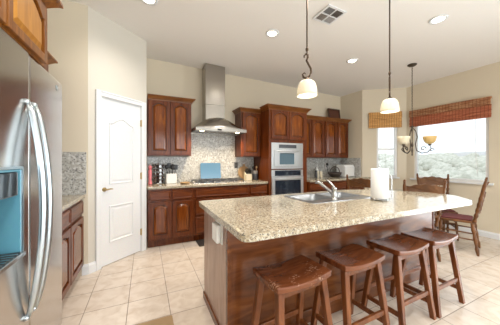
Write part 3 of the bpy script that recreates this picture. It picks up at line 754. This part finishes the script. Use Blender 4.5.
# ------------------------------------------------------------------ stools
def make_stool():
    r = thing('bar_stool', '', 'stool')
    hw_, hd_ = .214, .146; nx, ny = 16, 6
    b = MB(); tp = []; bt = []
    for i in range(nx + 1):
        s = -1 + 2 * i / nx; ra, rb = [], []
        for j in range(ny + 1):
            q = -1 + 2 * j / ny
            x = hw_ * s * (1 - .03 * q * q); y = hd_ * q * (1 - .05 * s * s)
            z = .596 + .020 * s * s
            ra.append(b.bm.verts.new((x, y, z))); rb.append(b.bm.verts.new((x, y, z - .038 + .006 * (1 - s * s))))
        tp.append(ra); bt.append(rb)
    for i in range(nx):
        for j in range(ny):
            b.bm.faces.new((tp[i][j], tp[i + 1][j], tp[i + 1][j + 1], tp[i][j + 1])).smooth = True
            b.bm.faces.new((bt[i][j], bt[i][j + 1], bt[i + 1][j + 1], bt[i + 1][j])).smooth = True
    for i in range(nx):
        for j in (0, ny): b.bm.faces.new((tp[i][j], tp[i + 1][j], bt[i + 1][j], bt[i][j]))
    for j in range(ny):
        for i in (0, nx): b.bm.faces.new((tp[i][j], tp[i][j + 1], bt[i][j + 1], bt[i][j]))
    b.build('seat', M_stool, r, False, bev=.008, seg=3)
    P = {}
    for sx in (-1, 1):
        for sy in (-1, 1):
            a, c = Vector((sx * .165, sy * .095, .572)), Vector((sx * .208, sy * .165, .0)); P[sx, sy] = (a, c)
            m = MB(); d = c - a; d = d / d.length
            m.bar(a, c, .042, .036, .040, .036, up=(0, 1, 0))
            for v in m.bm.verts:
                if v.co.z < .06: v.co.z = 0
            m.build('leg', M_stoolleg, r, False, bev=.004)
    at = lambda k, z: P[k][0] + (P[k][1] - P[k][0]) * ((.572 - z) / .572)
    for sy in (-1, 1): MB().bar(at((-1, sy), .21), at((1, sy), .21), .020, .020, .034, .034).build('stretcher', M_stoolleg, r, False, bev=.003)
    for sx in (-1, 1): MB().bar(at((sx, -1), .13), at((sx, 1), .13), .020, .020, .034, .034).build('side_stretcher', M_stoolleg, r, False, bev=.003)
    for sy in (-1, 1): MB().bar(Vector((-.15, sy * .098, .545)), Vector((.15, sy * .098, .545)), .018, .018, .04, .04).build('apron', M_stoolleg, r, False)
    return r
st = make_stool(); gp = None
st.location = (.840, 1.168, 0); st.rotation_euler = (0, 0, math.radians(4))
st['label'] = 'wooden saddle bar stool with a scratched seat, leftmost and nearest the fridge end'
for i, (x, y, a, lab) in enumerate(((1.372, 1.18, 1.5, 'brown wooden saddle bar stool, second from the left along the island'),
                                    (1.935, 1.18, 1, 'brown wooden saddle bar stool, third from the left along the island'),
                                    (2.412, 1.18, 1, 'brown wooden saddle bar stool at the nook end of the island, rightmost'))):
    dup(st, (x, y, 0), math.radians(a), lab)
for ch in st.children:
    if ch.name.startswith('seat'):
        ch.data = ch.data.copy(); ch.data.materials[0] = M_worn
for o in C.objects:
    if o.name.startswith('bar_stool'): o['group'] = 'saddle bar stools along the island'

# ------------------------------------------------------------------ nook: table, chairs, chandelier
tb = thing('dining_table', 'round breakfast table with a pale glass top under the chandelier', 'table', (4.10, 2.27, 0))
MB().lathe([(.02, .735), (.455, .735), (.46, .741), (.455, .747), (.02, .747)], (0, 0, 0), 48).build('table_top', M_tabletop, tb, False)
MB().lathe([(.16, .734), (.16, .715), (.05, .70), (.04, .60), (.06, .50), (.065, .42), (.045, .30), (.06, .22), (.06, .14), (.03, .12)], (0, 0, 0), 20).build('pedestal', M_oak, tb, False)
for k in range(4):
    a = k * PI / 2; c, s = math.cos(a), math.sin(a)
    MB().tube([(c * .03, s * .03, .18), (c * .14, s * .14, .16), (c * .26, s * .26, .06), (c * .33, s * .33, .022)], [.032, .030, .026, .022]).build('foot', M_oak, tb, False)
def make_chair():
    r = thing('dining_chair', '', 'chair')
    # local: front is +y
    sp = round_poly([(-.20, -.19), (.20, -.19), (.225, .20), (-.225, .20)], .06)
    MB().prism(sp, .425, .455, XY).build('seat', M_oak, r, False, bev=.010)
    MB().prism(inset(sp, .03), .455, .475, XY).build('cushion', M_cushion, r, False, bev=.009)
    top_ = {}
    lean = lambda z: -.185 - .19 * max(0, z - .44)
    def turned(a, c, r0, nm, beads=((.25, 1.35), (.32, .8), (.5, 1.25), (.72, .75), (.8, 1.3), (1, .7))):
        a, c = Vector(a), Vector(c); N = 24; pts = [a + (c - a) * (k / N) for k in range(N + 1)]
        rs = []
        for k in range(N + 1):
            t = k / N; v = 1
            for (t0, v0), (t1, v1) in zip(((0, 1),) + beads, beads):
                if t0 <= t <= t1: v = v0 + (v1 - v0) * (t - t0) / (t1 - t0 + 1e-9)
            rs.append(r0 * v)
        return MB().tube(pts, rs, 10).build(nm, M_oak, r, False)
    for sx in (-1, 1):
        turned((sx * .18, .165, .43), (sx * .21, .19, 0), .019, 'leg')
        turned((sx * .175, -.165, .43), (sx * .205, -.225, 0), .019, 'rear_leg')
        z0, z1 = .44, 1.035; N = 30
        pts = [(sx * (.185 + .045 * (z - .44) / .6), lean(z), z) for z in [z0 + (z1 - z0) * k / N for k in range(N + 1)]]
        rs = []
        for k in range(N + 1):
            t = k / N; rs.append(.020 + (.005 * math.sin(t * 46) if t < .68 else 0) - (.005 if t > .93 else 0))
        p = MB(); p.tube(pts, rs, 10); p.ball((pts[-1][0], pts[-1][1], 1.043), .014, 10); p.build('back_post', M_oak, r, False)
    # crest with a scalloped top edge
    n = 28; ol = []
    for k in range(n + 1):
        t = -1 + 2 * k / n; ol.append((.222 * t, .985 + .015 * math.cos(t * PI * .95) + .006 * math.cos(t * PI * 4)))
    ol = [(-.222, .845), (.222, .845)] + ol[::-1]
    cf = lambda a, b_, h: (a, lean(b_) + h - .03 * (1 - (a / .222) ** 2), b_)
    MB().prism(ol, -.009, .009, cf).build('crest_rail', M_oak, r, False)
    lr = [(-.20, .565), (.20, .565), (.20, .60), (-.20, .60)]
    lr = [(-.20 + .4 * k / 10, .565) for k in range(11)] + [(.20 - .4 * k / 10, .60) for k in range(11)]
    MB().prism(lr, -.008, .008, cf).build('lower_rail', M_oak, r, False)
    for k in range(7):
        x = -.15 + .05 * k; cv = lambda z: lean(z) - .03 * (1 - (x / .222) ** 2)
        N = 16; pts = [(x, cv(z), z) for z in [.59 + .262 * i / N for i in range(N + 1)]]
        MB().tube(pts, [.0065 + .0025 * math.sin(i * 1.6) for i in range(N + 1)], 8).build('spindle', M_oak, r, False)
    for z, sy in ((.27, .178), (.17, .182)): MB().tube([(-.19, sy, z), (0, sy, z), (.19, sy, z)], [.009, .013, .009]).build('stretcher', M_oak, r, False)
    for sx in (-1, 1):
        for z in (.29, .20): MB().tube([(sx * .19, .17, z), (sx * .19, 0, z), (sx * .187, -.185, z)], [.008, .012, .008]).build('side_stretcher', M_oak, r, False)
    MB().tube([(-.19, -.19, .26), (.19, -.19, .26)], .010).build('stretcher', M_oak, r, False)
    return r
ch = make_chair()
def face(dx, dy): return math.atan2(dy, dx) - PI / 2
def put(o, bx, by, dx, dy, lab, first=False):
    L = math.hypot(dx, dy); dx /= L; dy /= L
    x, y = bx + dx * .25, by + dy * .25
    if first: o.location = (x, y, 0); o.rotation_euler = (0, 0, face(dx, dy)); o['label'] = lab; o['group'] = 'oak chairs in the breakfast nook'; return o
    return dup(o, (x, y, 0), face(dx, dy), lab, 'oak chairs in the breakfast nook')
put(ch, 4.30, 1.46, -.30, .95, 'carved oak dining chair seen from the side, its burgundy cushion showing past the island end', True)
put(ch, 3.25, 1.66, .60, .80, 'carved oak dining chair with its back against the island countertop end')
put(ch, 4.80, 2.28, -.75, -.62, 'carved oak dining chair facing the room in front of the wide window')
put(ch, 3.35, 2.63, .90, .42, 'carved oak dining chair half hidden behind the paper towel roll')

chn = thing('chandelier', 'wrought iron chandelier with scrolled arms and glass bowls over the breakfast table', 'chandelier', (4.15, 2.28, 0))
zc = CZ(4.15)
cx, cy = 0, 0
MB().lathe([(.012, zc - .035), (.045, zc - .030), (.068, zc - .012), (.07, zc - .001)], (0, 0, 0), 20).build('canopy', M_pewter, chn, False)
b = MB(); z = zc - .035; i = 0
while z > 1.90:
    a = i % 2; hl = .021
    b.tube([((.008 * math.cos(t)) * (1 - a), (.008 * math.cos(t)) * a, z - hl * .75 + hl * math.sin(t)) for t in [2 * PI * k / 8 for k in range(8)]], .0028, 5, True); z -= .030; i += 1
b.build('chain', M_pewter, chn, False)
MB().lathe([(.004, 1.90), (.03, 1.885), (.008, 1.86), (.012, 1.82), (.006, 1.76), (.006, 1.62), (.02, 1.56), (.008, 1.52), (.014, 1.47), (.008, 1.42), (.012, 1.40), (.002, 1.375)], (0, 0, 0), 14).build('stem', M_pewter, chn, False)
for k, md in enumerate((M_amber, M_alab, M_alab)):
    a = -1.07 + k * 2 * PI / 3; c, s = math.cos(a), math.sin(a)
    R_ = lambda r, z: (c * r, s * r, z)
    pts = [R_(.015, 1.85), R_(.05, 1.80), R_(.07, 1.70), R_(.045, 1.58), R_(.06, 1.47), R_(.13, 1.425), R_(.21, 1.44), R_(.255, 1.50), R_(.235, 1.56)]
    arm = MB().tube(pts, [.0075] * 8 + [.005], 8)
    sc = [R_(.15 + .04 * math.cos(t) * (1 - t / 9), 1.50 + .04 * math.sin(t) * (1 - t / 9)) for t in [j * .5 for j in range(12)]]
    arm.tube(sc, .0065, 6)
    sc = [R_(.262 + .03 * math.cos(t) * (1 - t / 9), 1.475 + .03 * math.sin(t) * (1 - t / 9)) for t in [j * .5 for j in range(12)]]
    arm.tube(sc, .006, 6)
    arm = arm.build('arm', M_pewter, chn, False)
    MB().lathe([(.008, 1.545), (.03, 1.56), (.012, 1.575)], (c * .235, s * .235, 0), 12).build('cup', M_pewter, arm, False)
    MB().lathe([(.016, 1.572), (.05, 1.585), (.078, 1.62), (.092, 1.675), (.095, 1.70), (.091, 1.70), (.075, 1.63), (.047, 1.592), (.016, 1.58)], (c * .235, s * .235, 0), 24).build('shade', md, arm, False)

# ------------------------------------------------------------------ blinds
def blind(name, label, loc, rz, w, z0, z1, mtop, mlow):
    # local x along the wall, room towards -y
    r = thing(name, label, 'blind', loc, rz)
    def folds(zs, ys, m, nm, amp=.003, step=.012):
        b = MB(); prof = []
        for (za, ya), (zb, yb) in zip(zip(zs, ys), zip(zs[1:], ys[1:])):
            n = max(2, int(abs(zb - za) / step) * 2)
            for i in range(n): t = i / n; prof.append((ya + (yb - ya) * t - (amp if i % 2 else 0), za + (zb - za) * t))
        prof.append((ys[-1], zs[-1]))
        back = [(min(y + .012, -.001), z) for y, z in prof][::-1]
        A = [b.bm.verts.new((0, y, z)) for y, z in prof]; B = [b.bm.verts.new((w, y, z)) for y, z in prof]
        A2 = [b.bm.verts.new((0, y, z)) for y, z in back[::-1]]; B2 = [b.bm.verts.new((w, y, z)) for y, z in back[::-1]]
        for i in range(len(A) - 1):
            b.bm.faces.new((A[i], B[i], B[i + 1], A[i + 1])); b.bm.faces.new((A2[i], A2[i + 1], B2[i + 1], B2[i]))
            b.bm.faces.new((A[i], A[i + 1], A2[i + 1], A2[i])); b.bm.faces.new((B[i], B2[i], B2[i + 1], B[i + 1]))
        b.bm.faces.new((A[0], A2[0], B2[0], B[0])); b.bm.faces.new((A[-1], B[-1], B2[-1], A2[-1]))
        return b.build(nm, m, r, False)
    h = z1 - z0
    folds([z1, z1 - h * .40], [-.055, -.062], mtop, 'valance')
    folds([z1 - h * .36, z0 + h * .34], [-.030, -.048], mlow, 'upper_fold')
    folds([z0 + h * .40, z0 + h * .16], [-.030, -.055], mlow, 'middle_fold')
    folds([z0 + h * .22, z0], [-.030, -.050], mlow, 'lower_fold')
    MB().box(0, w, -.045, -.002, z1 - .03, z1 + .002).build('headrail', mtop, r, False)
    return r
blind('bamboo_blind', 'golden bamboo roman blind raised over the narrow bay window', (4.57 + bd.x * .13, 3.58 + bd.y * .13, 0), BA, .66, 2.035, 2.39, M_bamb, M_bamb)
bl = blind('bamboo_blind', 'reddish bamboo roman blind raised over the wide nook window', (5.25, 2.915, 0), -PI / 2, 1.265, 2.02, 2.372, M_bamv, M_bamr)
MB().tube([(1.06, -.02, 2.03), (1.065, -.02, 1.6), (1.075, -.02, 1.2), (1.10, -.02, 1.02)], .004, 6).build('pull_cord', M_plate, bl, False)

# ------------------------------------------------------------------ ceiling fittings
def can(x, y, lab):
    z = CZ(x) - .001; r = thing('recessed_light', lab, 'ceiling light', (x, y, z), 0, 'recessed ceiling lights')
    r.rotation_euler = (0, .026, 0)
    MB().lathe([(.062, -.002), (.066, -.012), (.092, -.006), (.094, 0), (.06, 0)], (0, 0, 0), 28, cap=False).build('trim_ring', M_white, r, False)
    l = MB().lathe([(.062, -.0015), (.058, -.005), (.03, -.008), (.001, -.008)], (0, 0, 0), 24).build('lens', M_lens, r, False)
    d = bpy.data.lights.new('downlight_bulb', 'SPOT'); d.energy = 60; d.color = WARM; d.spot_size = 2.6; d.spot_blend = 1; d.shadow_soft_size = .06
    o = bpy.data.objects.new('downlight_bulb', d); C.objects.link(o); o.parent = l; o.location = (0, 0, -.02)
can(.035, 2.66, 'recessed ceiling light cut by the top of the picture near the pantry')
can(1.55, 2.59, 'recessed ceiling light left of the air vent')
can(3.14, 2.65, 'small far recessed ceiling light between the two pendants')
can(3.14, 1.44, 'recessed ceiling light right of the pendants, near the nook')
vx, vy = 1.95, 1.967
v = thing('air_vent', 'square white ceiling air vent with four louvred quarters', 'vent', (vx, vy, CZ(vx) - .001)); v.rotation_euler = (0, .026, .0)
hs = .135; q = []
hl = [[(a, b), (a + .105, b), (a + .105, b + .105), (a, b + .105)] for a in (-.112, .007) for b in (-.112, .007)]
MB().plate([(-hs, -hs), (hs, -hs), (hs, hs), (-hs, hs)], hl, -.012, -.001, XY).build('vent_frame', M_white, v, False)
for i, (a, b) in enumerate([(-.112, -.112), (-.112, .007), (.007, -.112), (.007, .007)]):
    m = MB(); m.box(a, a + .105, b, b + .105, -.002, -.0005)
    for k in range(6):
        if i in (0, 3): m.box(a, a + .105, b + k * .0178 + .002, b + k * .0178 + .010, -.010, -.003, 0, Matrix.Rotation(.6, 3, 'X'))
        else: m.box(a + k * .0178 + .002, a + k * .0178 + .010, b, b + .105, -.010, -.003, 0, Matrix.Rotation(.6, 3, 'Y'))
    m.build('louvre', mat('vent_louvre_dark', (.16, .15, .14), .6) if i in (0, 2) else mat('vent_louvre_light', (.36, .34, .32), .6), v, False)  # quarters in two greys: shading on the white blades painted in
def pendant(x, y, zb, rz, lab):
    z = CZ(x); r = thing('pendant_light', lab, 'pendant light', (x, y, 0), rz, 'pendants over the island')
    MB().lathe([(.01, z - .022), (.05, z - .014), (.062, z - .003)], (0, 0, 0), 20).build('canopy', M_bronze, r, False)
    zs = zb + .150
    MB().tube([(0, 0, z - .03), (0, 0, zs + .215)], .0065, 10).lathe([(.004, zs + .275), (.012, zs + .262), (.012, zs + .245), (.004, zs + .232)], (0, 0, 0), 12).build('rod', M_bronze, r, False)
    # flat wrought scroll: S with curled ends
    pts = []
    for k in range(26):
        t = k / 25; a = PI * .5 - t * PI * 1.55
        pts.append((.028 * math.cos(a) * (.55 + .45 * t) * 1.0, 0, zs + .178 + .032 * math.sin(a)))
    up_ = [(.022 * math.sin(t), 0, zs + .195 + .022 * math.cos(t)) for t in [(-1.9 + 2.0 * k / 8) for k in range(9)]]
    s = MB()
    S_ = [(-.016, 0, zs + .178), (-.021, 0, zs + .196), (-.008, 0, zs + .214), (.010, 0, zs + .212), (.022, 0, zs + .196), (.020, 0, zs + .172), (.0, 0, zs + .142), (.004, 0, zs + .118)]
    S_ = [(-.022, 0, zs + .186), (-.024, 0, zs + .202), (-.010, 0, zs + .215), (.006, 0, zs + .208), (.006, 0, zs + .185), (-.004, 0, zs + .160), (.012, 0, zs + .125), (.030, 0, zs + .090), (.033, 0, zs + .055), (.018, 0, zs + .024), (-.006, 0, zs + .010), (-.030, 0, zs + .022), (-.036, 0, zs + .045), (-.022, 0, zs + .058), (-.012, 0, zs + .046)]
    s.tube(S_, [.006, .0075] + [.0085] * 10 + [.0075, .006, .005], 8)
    s.build('scroll', M_bronze, r, False)
    MB().lathe([(.006, zs + .02), (.012, zs + .012), (.026, zs), (.030, zs - .012), (.018, zs - .012)], (0, 0, 0), 16).build('cap', M_bronze, r, False)
    b = MB(); o_ = [(.024, 0), (.045, -.007), (.063, -.022), (.075, -.048), (.081, -.080), (.084, -.112), (.085, -.135)]
    b.lathe([(a, zs - .005 + z_) for a, z_ in o_] + [(a - .004, zs - .005 + z_) for a, z_ in o_[::-1]], (0, 0, 0), 32, cap=False)
    sh = b.build('shade', M_alab, r, False)
    l = bpy.data.lights.new('pendant_bulb', 'POINT'); l.energy = .7; l.color = WARM; l.shadow_soft_size = .03
    o = bpy.data.objects.new('pendant_bulb', l); C.objects.link(o); o.parent = sh; o.location = (0, 0, zb + .03)
pendant(1.238, 1.5, 1.835, -.69, 'bronze pendant light with a cream glass bell, left over the island')
pendant(2.255, 1.45, 1.785, .572, 'bronze pendant light with a cream glass bell, right over the island')

# ------------------------------------------------------------------ things on the counters
Z = .9155
r = thing('pepper_mill', 'tall pink pepper mill in the counter corner beside the pantry', 'pepper mill', (.075, 3.92, Z))
MB().lathe([(.030, 0), (.032, .02), (.022, .06), (.026, .16), (.028, .22), (.016, .24)], (0, 0, 0), 18).build('body', M_pink, r, False)
MB().lathe([(.014, .24), (.026, .255), (.028, .285), (.012, .305), (.004, .315)], (0, 0, 0), 16).build('top', M_pink, r, False)
sp_ = thing('spice_rack', 'revolving chrome spice rack filled with dark jars', 'spice rack', (.20, 4.03, Z), .3)
b = MB()
for z in (.005, .325): b.lathe([(.02, z - .004), (.095, z - .004), (.095, z + .004), (.02, z + .004)], (0, 0, 0), 20)
for k in range(4):
    a = PI / 4 + k * PI / 2; b.tube([(.092 * math.cos(a), .092 * math.sin(a), .005), (.092 * math.cos(a), .092 * math.sin(a), .325)], .005)
b.tube([(0, 0, 0), (0, 0, .35)], .008); b.build('frame', M_chrome, sp_, False)
for z in range(5):
    for k in range(4):
        a = k * PI / 2; d = (math.cos(a), math.sin(a), 0)
        j = MB().lathe([(.020, 0), (.022, .005), (.022, .055), (.017, .06)], (d[0] * .028, d[1] * .028, .037 + z * .062), 12, d).build('jar', M_brownbox, sp_, False)
        MB().lathe([(.023, 0), (.023, .013)], (d[0] * .086, d[1] * .086, .037 + z * .062), 12, d).build('jar_lid', M_chrome, j, False)
kb = thing('utensil_crock', 'white square ceramic utensil holder left of the cooktop', 'utensil holder', (.40, 3.99, Z))
MB().plate(rrect(-.085, .085, -.065, .065, .02), [rrect(-.073, .073, -.053, .053, .015)], 0, .165, XY).box(-.08, .08, -.06, .06, .0, .01).build('body', M_ceramic, kb, False, bev=.004)
for i, (x, y, tx, ty, h, kind) in enumerate(((-.045, .0, -.03, .0, .30, 0), (-.02, .025, -.01, .02, .33, 1), (.01, .02, .02, .01, .31, 0), (.03, .0, .055, .0, .30, 1), (.012, -.025, .01, -.03, .29, 0))):
    u = thing('utensil', ['black kitchen utensil leaning left in the white crock', 'black slotted turner upright in the white crock', 'black ladle standing in the middle of the white crock', 'black spatula leaning right out of the white crock', 'black spoon at the front of the white crock'][i], 'utensil', (.40 + x, 3.99 + y, Z + .012), 0, 'utensils in the white crock')
    q_ = Vector((tx, ty, h))
    MB().tube([(0, 0, 0), tuple(q_ * .75)], .006).build('handle', M_black, u, False)
    if kind: MB().box(q_.x * .88 - .03, q_.x * .88 + .03, q_.y * .88 - .004, q_.y * .88 + .004, h * .72, h, .003).build('blade', M_black, u, False)
    else: MB().ball(tuple(q_ * .88), .032, 12, (1, .5, 1.25)).build('bowl', M_black, u, False)
sr = MB(); sr.lathe([(.055, 0), (.07, .006), (.085, .022), (.08, .024), (.06, .010), (.01, .008)], (0, 0, 0), 22)
sr = sr.build('spoon_rest', M_tan); sr.location = (.60, 3.80, Z); tag(sr, 'shallow tan wooden dish on the counter left of the cooktop', 'dish')
b = MB(); b.plate(rrect(-.195, .195, 0, .295, .02), [], -.006, .006)
cb = b.build('cutting_board', M_blue); cb.location = (1.125, 4.118, .9605); cb.rotation_euler = (-.13, 0, 0)
tag(cb, 'blue glass cutting board leaning on the backsplash behind the cooktop', 'cutting board')
def outlet(x, y, z, lab, m):
    o = thing('wall_outlet', lab, 'outlet', (x, y, z))
    MB().box(-.037, .037, -.006, 0, -.06, .06, .003).build('cover_plate', m, o, False)
    for dz in (-.025, .025): MB().lathe([(.017, 0), (.016, .003)], (0, -.006, dz), 14, (0, -1, 0)).build('socket', M_dark, o, False)
outlet(1.655, 4.1745, 1.205, 'dark wall outlet on the granite right of the cooktop', M_slate)
outlet(4.05, 4.1775, 1.17, 'white outlet with a black plug above the dark basket', M_plate)
pg = MB(); pg.box(-.026, .026, -.045, -.010, .0, .062, .006).tube([(0, -.03, .0), (0, -.03, -.08), (.03, -.02, -.15), (.05, -.015, -.19)], .005)
pg = pg.build('power_plug', M_black); pg.location = (4.05, 4.1775, 1.175); tag(pg, 'black power plug in the outlet above the dark basket', 'plug')
bd_ = MB(); bd_.lathe([(.003, -.009), (.125, -.009), (.13, -.004), (.13, .004), (.125, .009), (.003, .009)], (0, 0, .13), 32, (0, -.98, .18)).box(-.022, .022, -.008, .008, .25, .30, .004)
bd_ = bd_.build('round_board', M_tan); bd_.location = (1.81, 4.125, Z + .012); tag(bd_, 'round wooden board leaning on the backsplash behind the knife block', 'cutting board')
kn = thing('knife_block', 'light wood knife block right of the cooktop', 'knife block', (1.82, 3.965, Z))
MB().prism([(-.06, 0), (.06, 0), (.06, .17), (-.04, .12), (-.06, .12)], -.06, .06, lambda a, b, h: (h, a, b)).build('block', M_cream, kn, False, bev=.004)
for i in range(4):
    for j in range(2):
        x = -.042 + .028 * i; kx = MB().bar((x, -.02 + j * .045, .118 + j * .022), (x, -.055 + j * .045, .205 + j * .025), .016, .014, .022, .022).build('knife_handle', M_black, kn, False, bev=.003)
dc = thing('utensil_canister', 'dark grey canister with utensils beside the oven tower', 'canister', (1.985, 3.985, Z))
MB().lathe([(.052, 0), (.055, .004), (.055, .175), (.05, .178), (.05, .01), (.001, .008)], (0, 0, 0), 24).build('body', M_slate, dc, False)
MB().lathe([(.056, .125), (.0565, .13), (.0565, .178), (.056, .182)], (0, 0, 0), 24, cap=False).build('band', mat('grey_band', (.30, .28, .26), .5), dc, False)
for i, (x, tx, lab) in enumerate(((-.015, -.025, 'black spoon sticking up from the grey canister'), (.015, .02, 'pale wooden spatula sticking up from the grey canister'))):
    u = thing('utensil', lab, 'utensil', (1.985 + x, 3.985, Z + .012))
    m = M_black if i == 0 else M_tan
    MB().tube([(0, 0, 0), (tx * .8, 0, .20)], .006).build('handle', m, u, False); MB().ball((tx, 0, .235), .022, 12, (1, .4, 1.5)).build('bowl', m, u, False)
for i, (x, h, m, lab) in enumerate(((3.475, .14, M_slate, 'dark narrow jar at the left of the cream candles'), (3.54, .15, M_cream, 'cream pillar candle on the right counter, left of the pair'), (3.62, .135, M_cream, 'cream pillar candle on the right counter, right of the pair'))):
    c = thing('candle' if i else 'jar', lab, 'candle' if i else 'jar', (x, 3.90 + .03 * (i % 2), Z))
    MB().lathe([(.030, 0), (.032, .004), (.032, h - .01), (.028, h), (.008, h - .006)], (0, 0, 0), 20).build('body', m, c, False)
    if i: MB().tube([(0, 0, h - .006), (.002, 0, h + .012)], .002, 6).build('wick', M_black, c, False)
    else: MB().lathe([(.033, h), (.033, h + .02), (.01, h + .024)], (0, 0, 0), 20).build('lid', M_black, c, False)
sb = thing('soap_bottle', 'slim white pump bottle behind the candles', 'bottle', (3.66, 4.08, Z))
MB().lathe([(.03, 0), (.032, .005), (.032, .17), (.015, .20), (.012, .225)], (0, 0, 0), 18).build('body', M_ceramic, sb, False)
MB().tube([(0, 0, .225), (0, 0, .275), (.0, -.03, .278), (0, -.045, .268)], .006).build('pump', M_ceramic, sb, False)
bk = thing('wicker_basket', 'dark round wicker bowl on the right counter beside the white box', 'basket', (4.02, 3.88, Z))
b = MB(); b.lathe([(.07, 0), (.10, .01), (.145, .07), (.155, .11), (.145, .11), (.13, .07), (.09, .018), (.001, .014)], (0, 0, 0), 28); b.build('bowl', M_basket, bk, False)
b = MB(); b.tube([(.150 * math.cos(t), 0, .105 + .135 * math.sin(t)) for t in [PI * k / 16 for k in range(17)]], .008); b.build('handle', M_basket, bk, False)
wb = thing('bread_box', 'white countertop appliance box at the end of the right counter', 'bread box', (4.34, 3.86, Z))
MB().prism(round_poly([(-.13, .005), (.13, .005), (.13, .285), (-.09, .285), (-.13, .24)], .02), -.155, .155, lambda a, b, h: (h, a, b)).build('body', M_ceramic, wb, False, bev=.006)
MB().box(-.14, .14, -.136, -.128, .03, .21, .003).build('front_panel', M_plate, wb, False)
for sx in (-1, 1): MB().box(sx * .12 - .015, sx * .12 + .015, -.11, .11, 0, .006).build('foot', M_black, wb, False)
dz_ = 2.281
db = thing('picture_frame', 'dark brown framed square leaning on top of the right wall cabinets', 'picture frame', (4.20, 4.07, dz_)); db.rotation_euler = (-.12, 0, 0)
MB().plate([(-.19, 0), (.19, 0), (.19, .285), (-.19, .285)], [[(-.15, .04), (.15, .04), (.15, .245), (-.15, .245)]], -.03, .0).build('frame', M_brownbox, db, False, bev=.004)
MB().box(-.152, .152, -.014, -.004, .038, .247).build('panel', mat('dark_red_panel', (.11, .035, .02), .4), db, False)

# floor mats
m = MB().plate(rrect(-.42, .0, -.62, .0, .015), [], 0, .010, XY).build('floor_mat', M_rug); m.location = (.205, 1.965, .001)
m.rotation_euler = (0, 0, 0); tag(m, 'brown kitchen mat on the tiles between the refrigerator and island', 'mat')
m = MB().plate(rrect(0, .85, -.28, .0, .02), [], 0, .010, XY).build('floor_mat', M_drug); m.location = (.74, 3.64, .001)
tag(m, 'dark mat on the floor in front of the cooktop cabinet', 'mat')
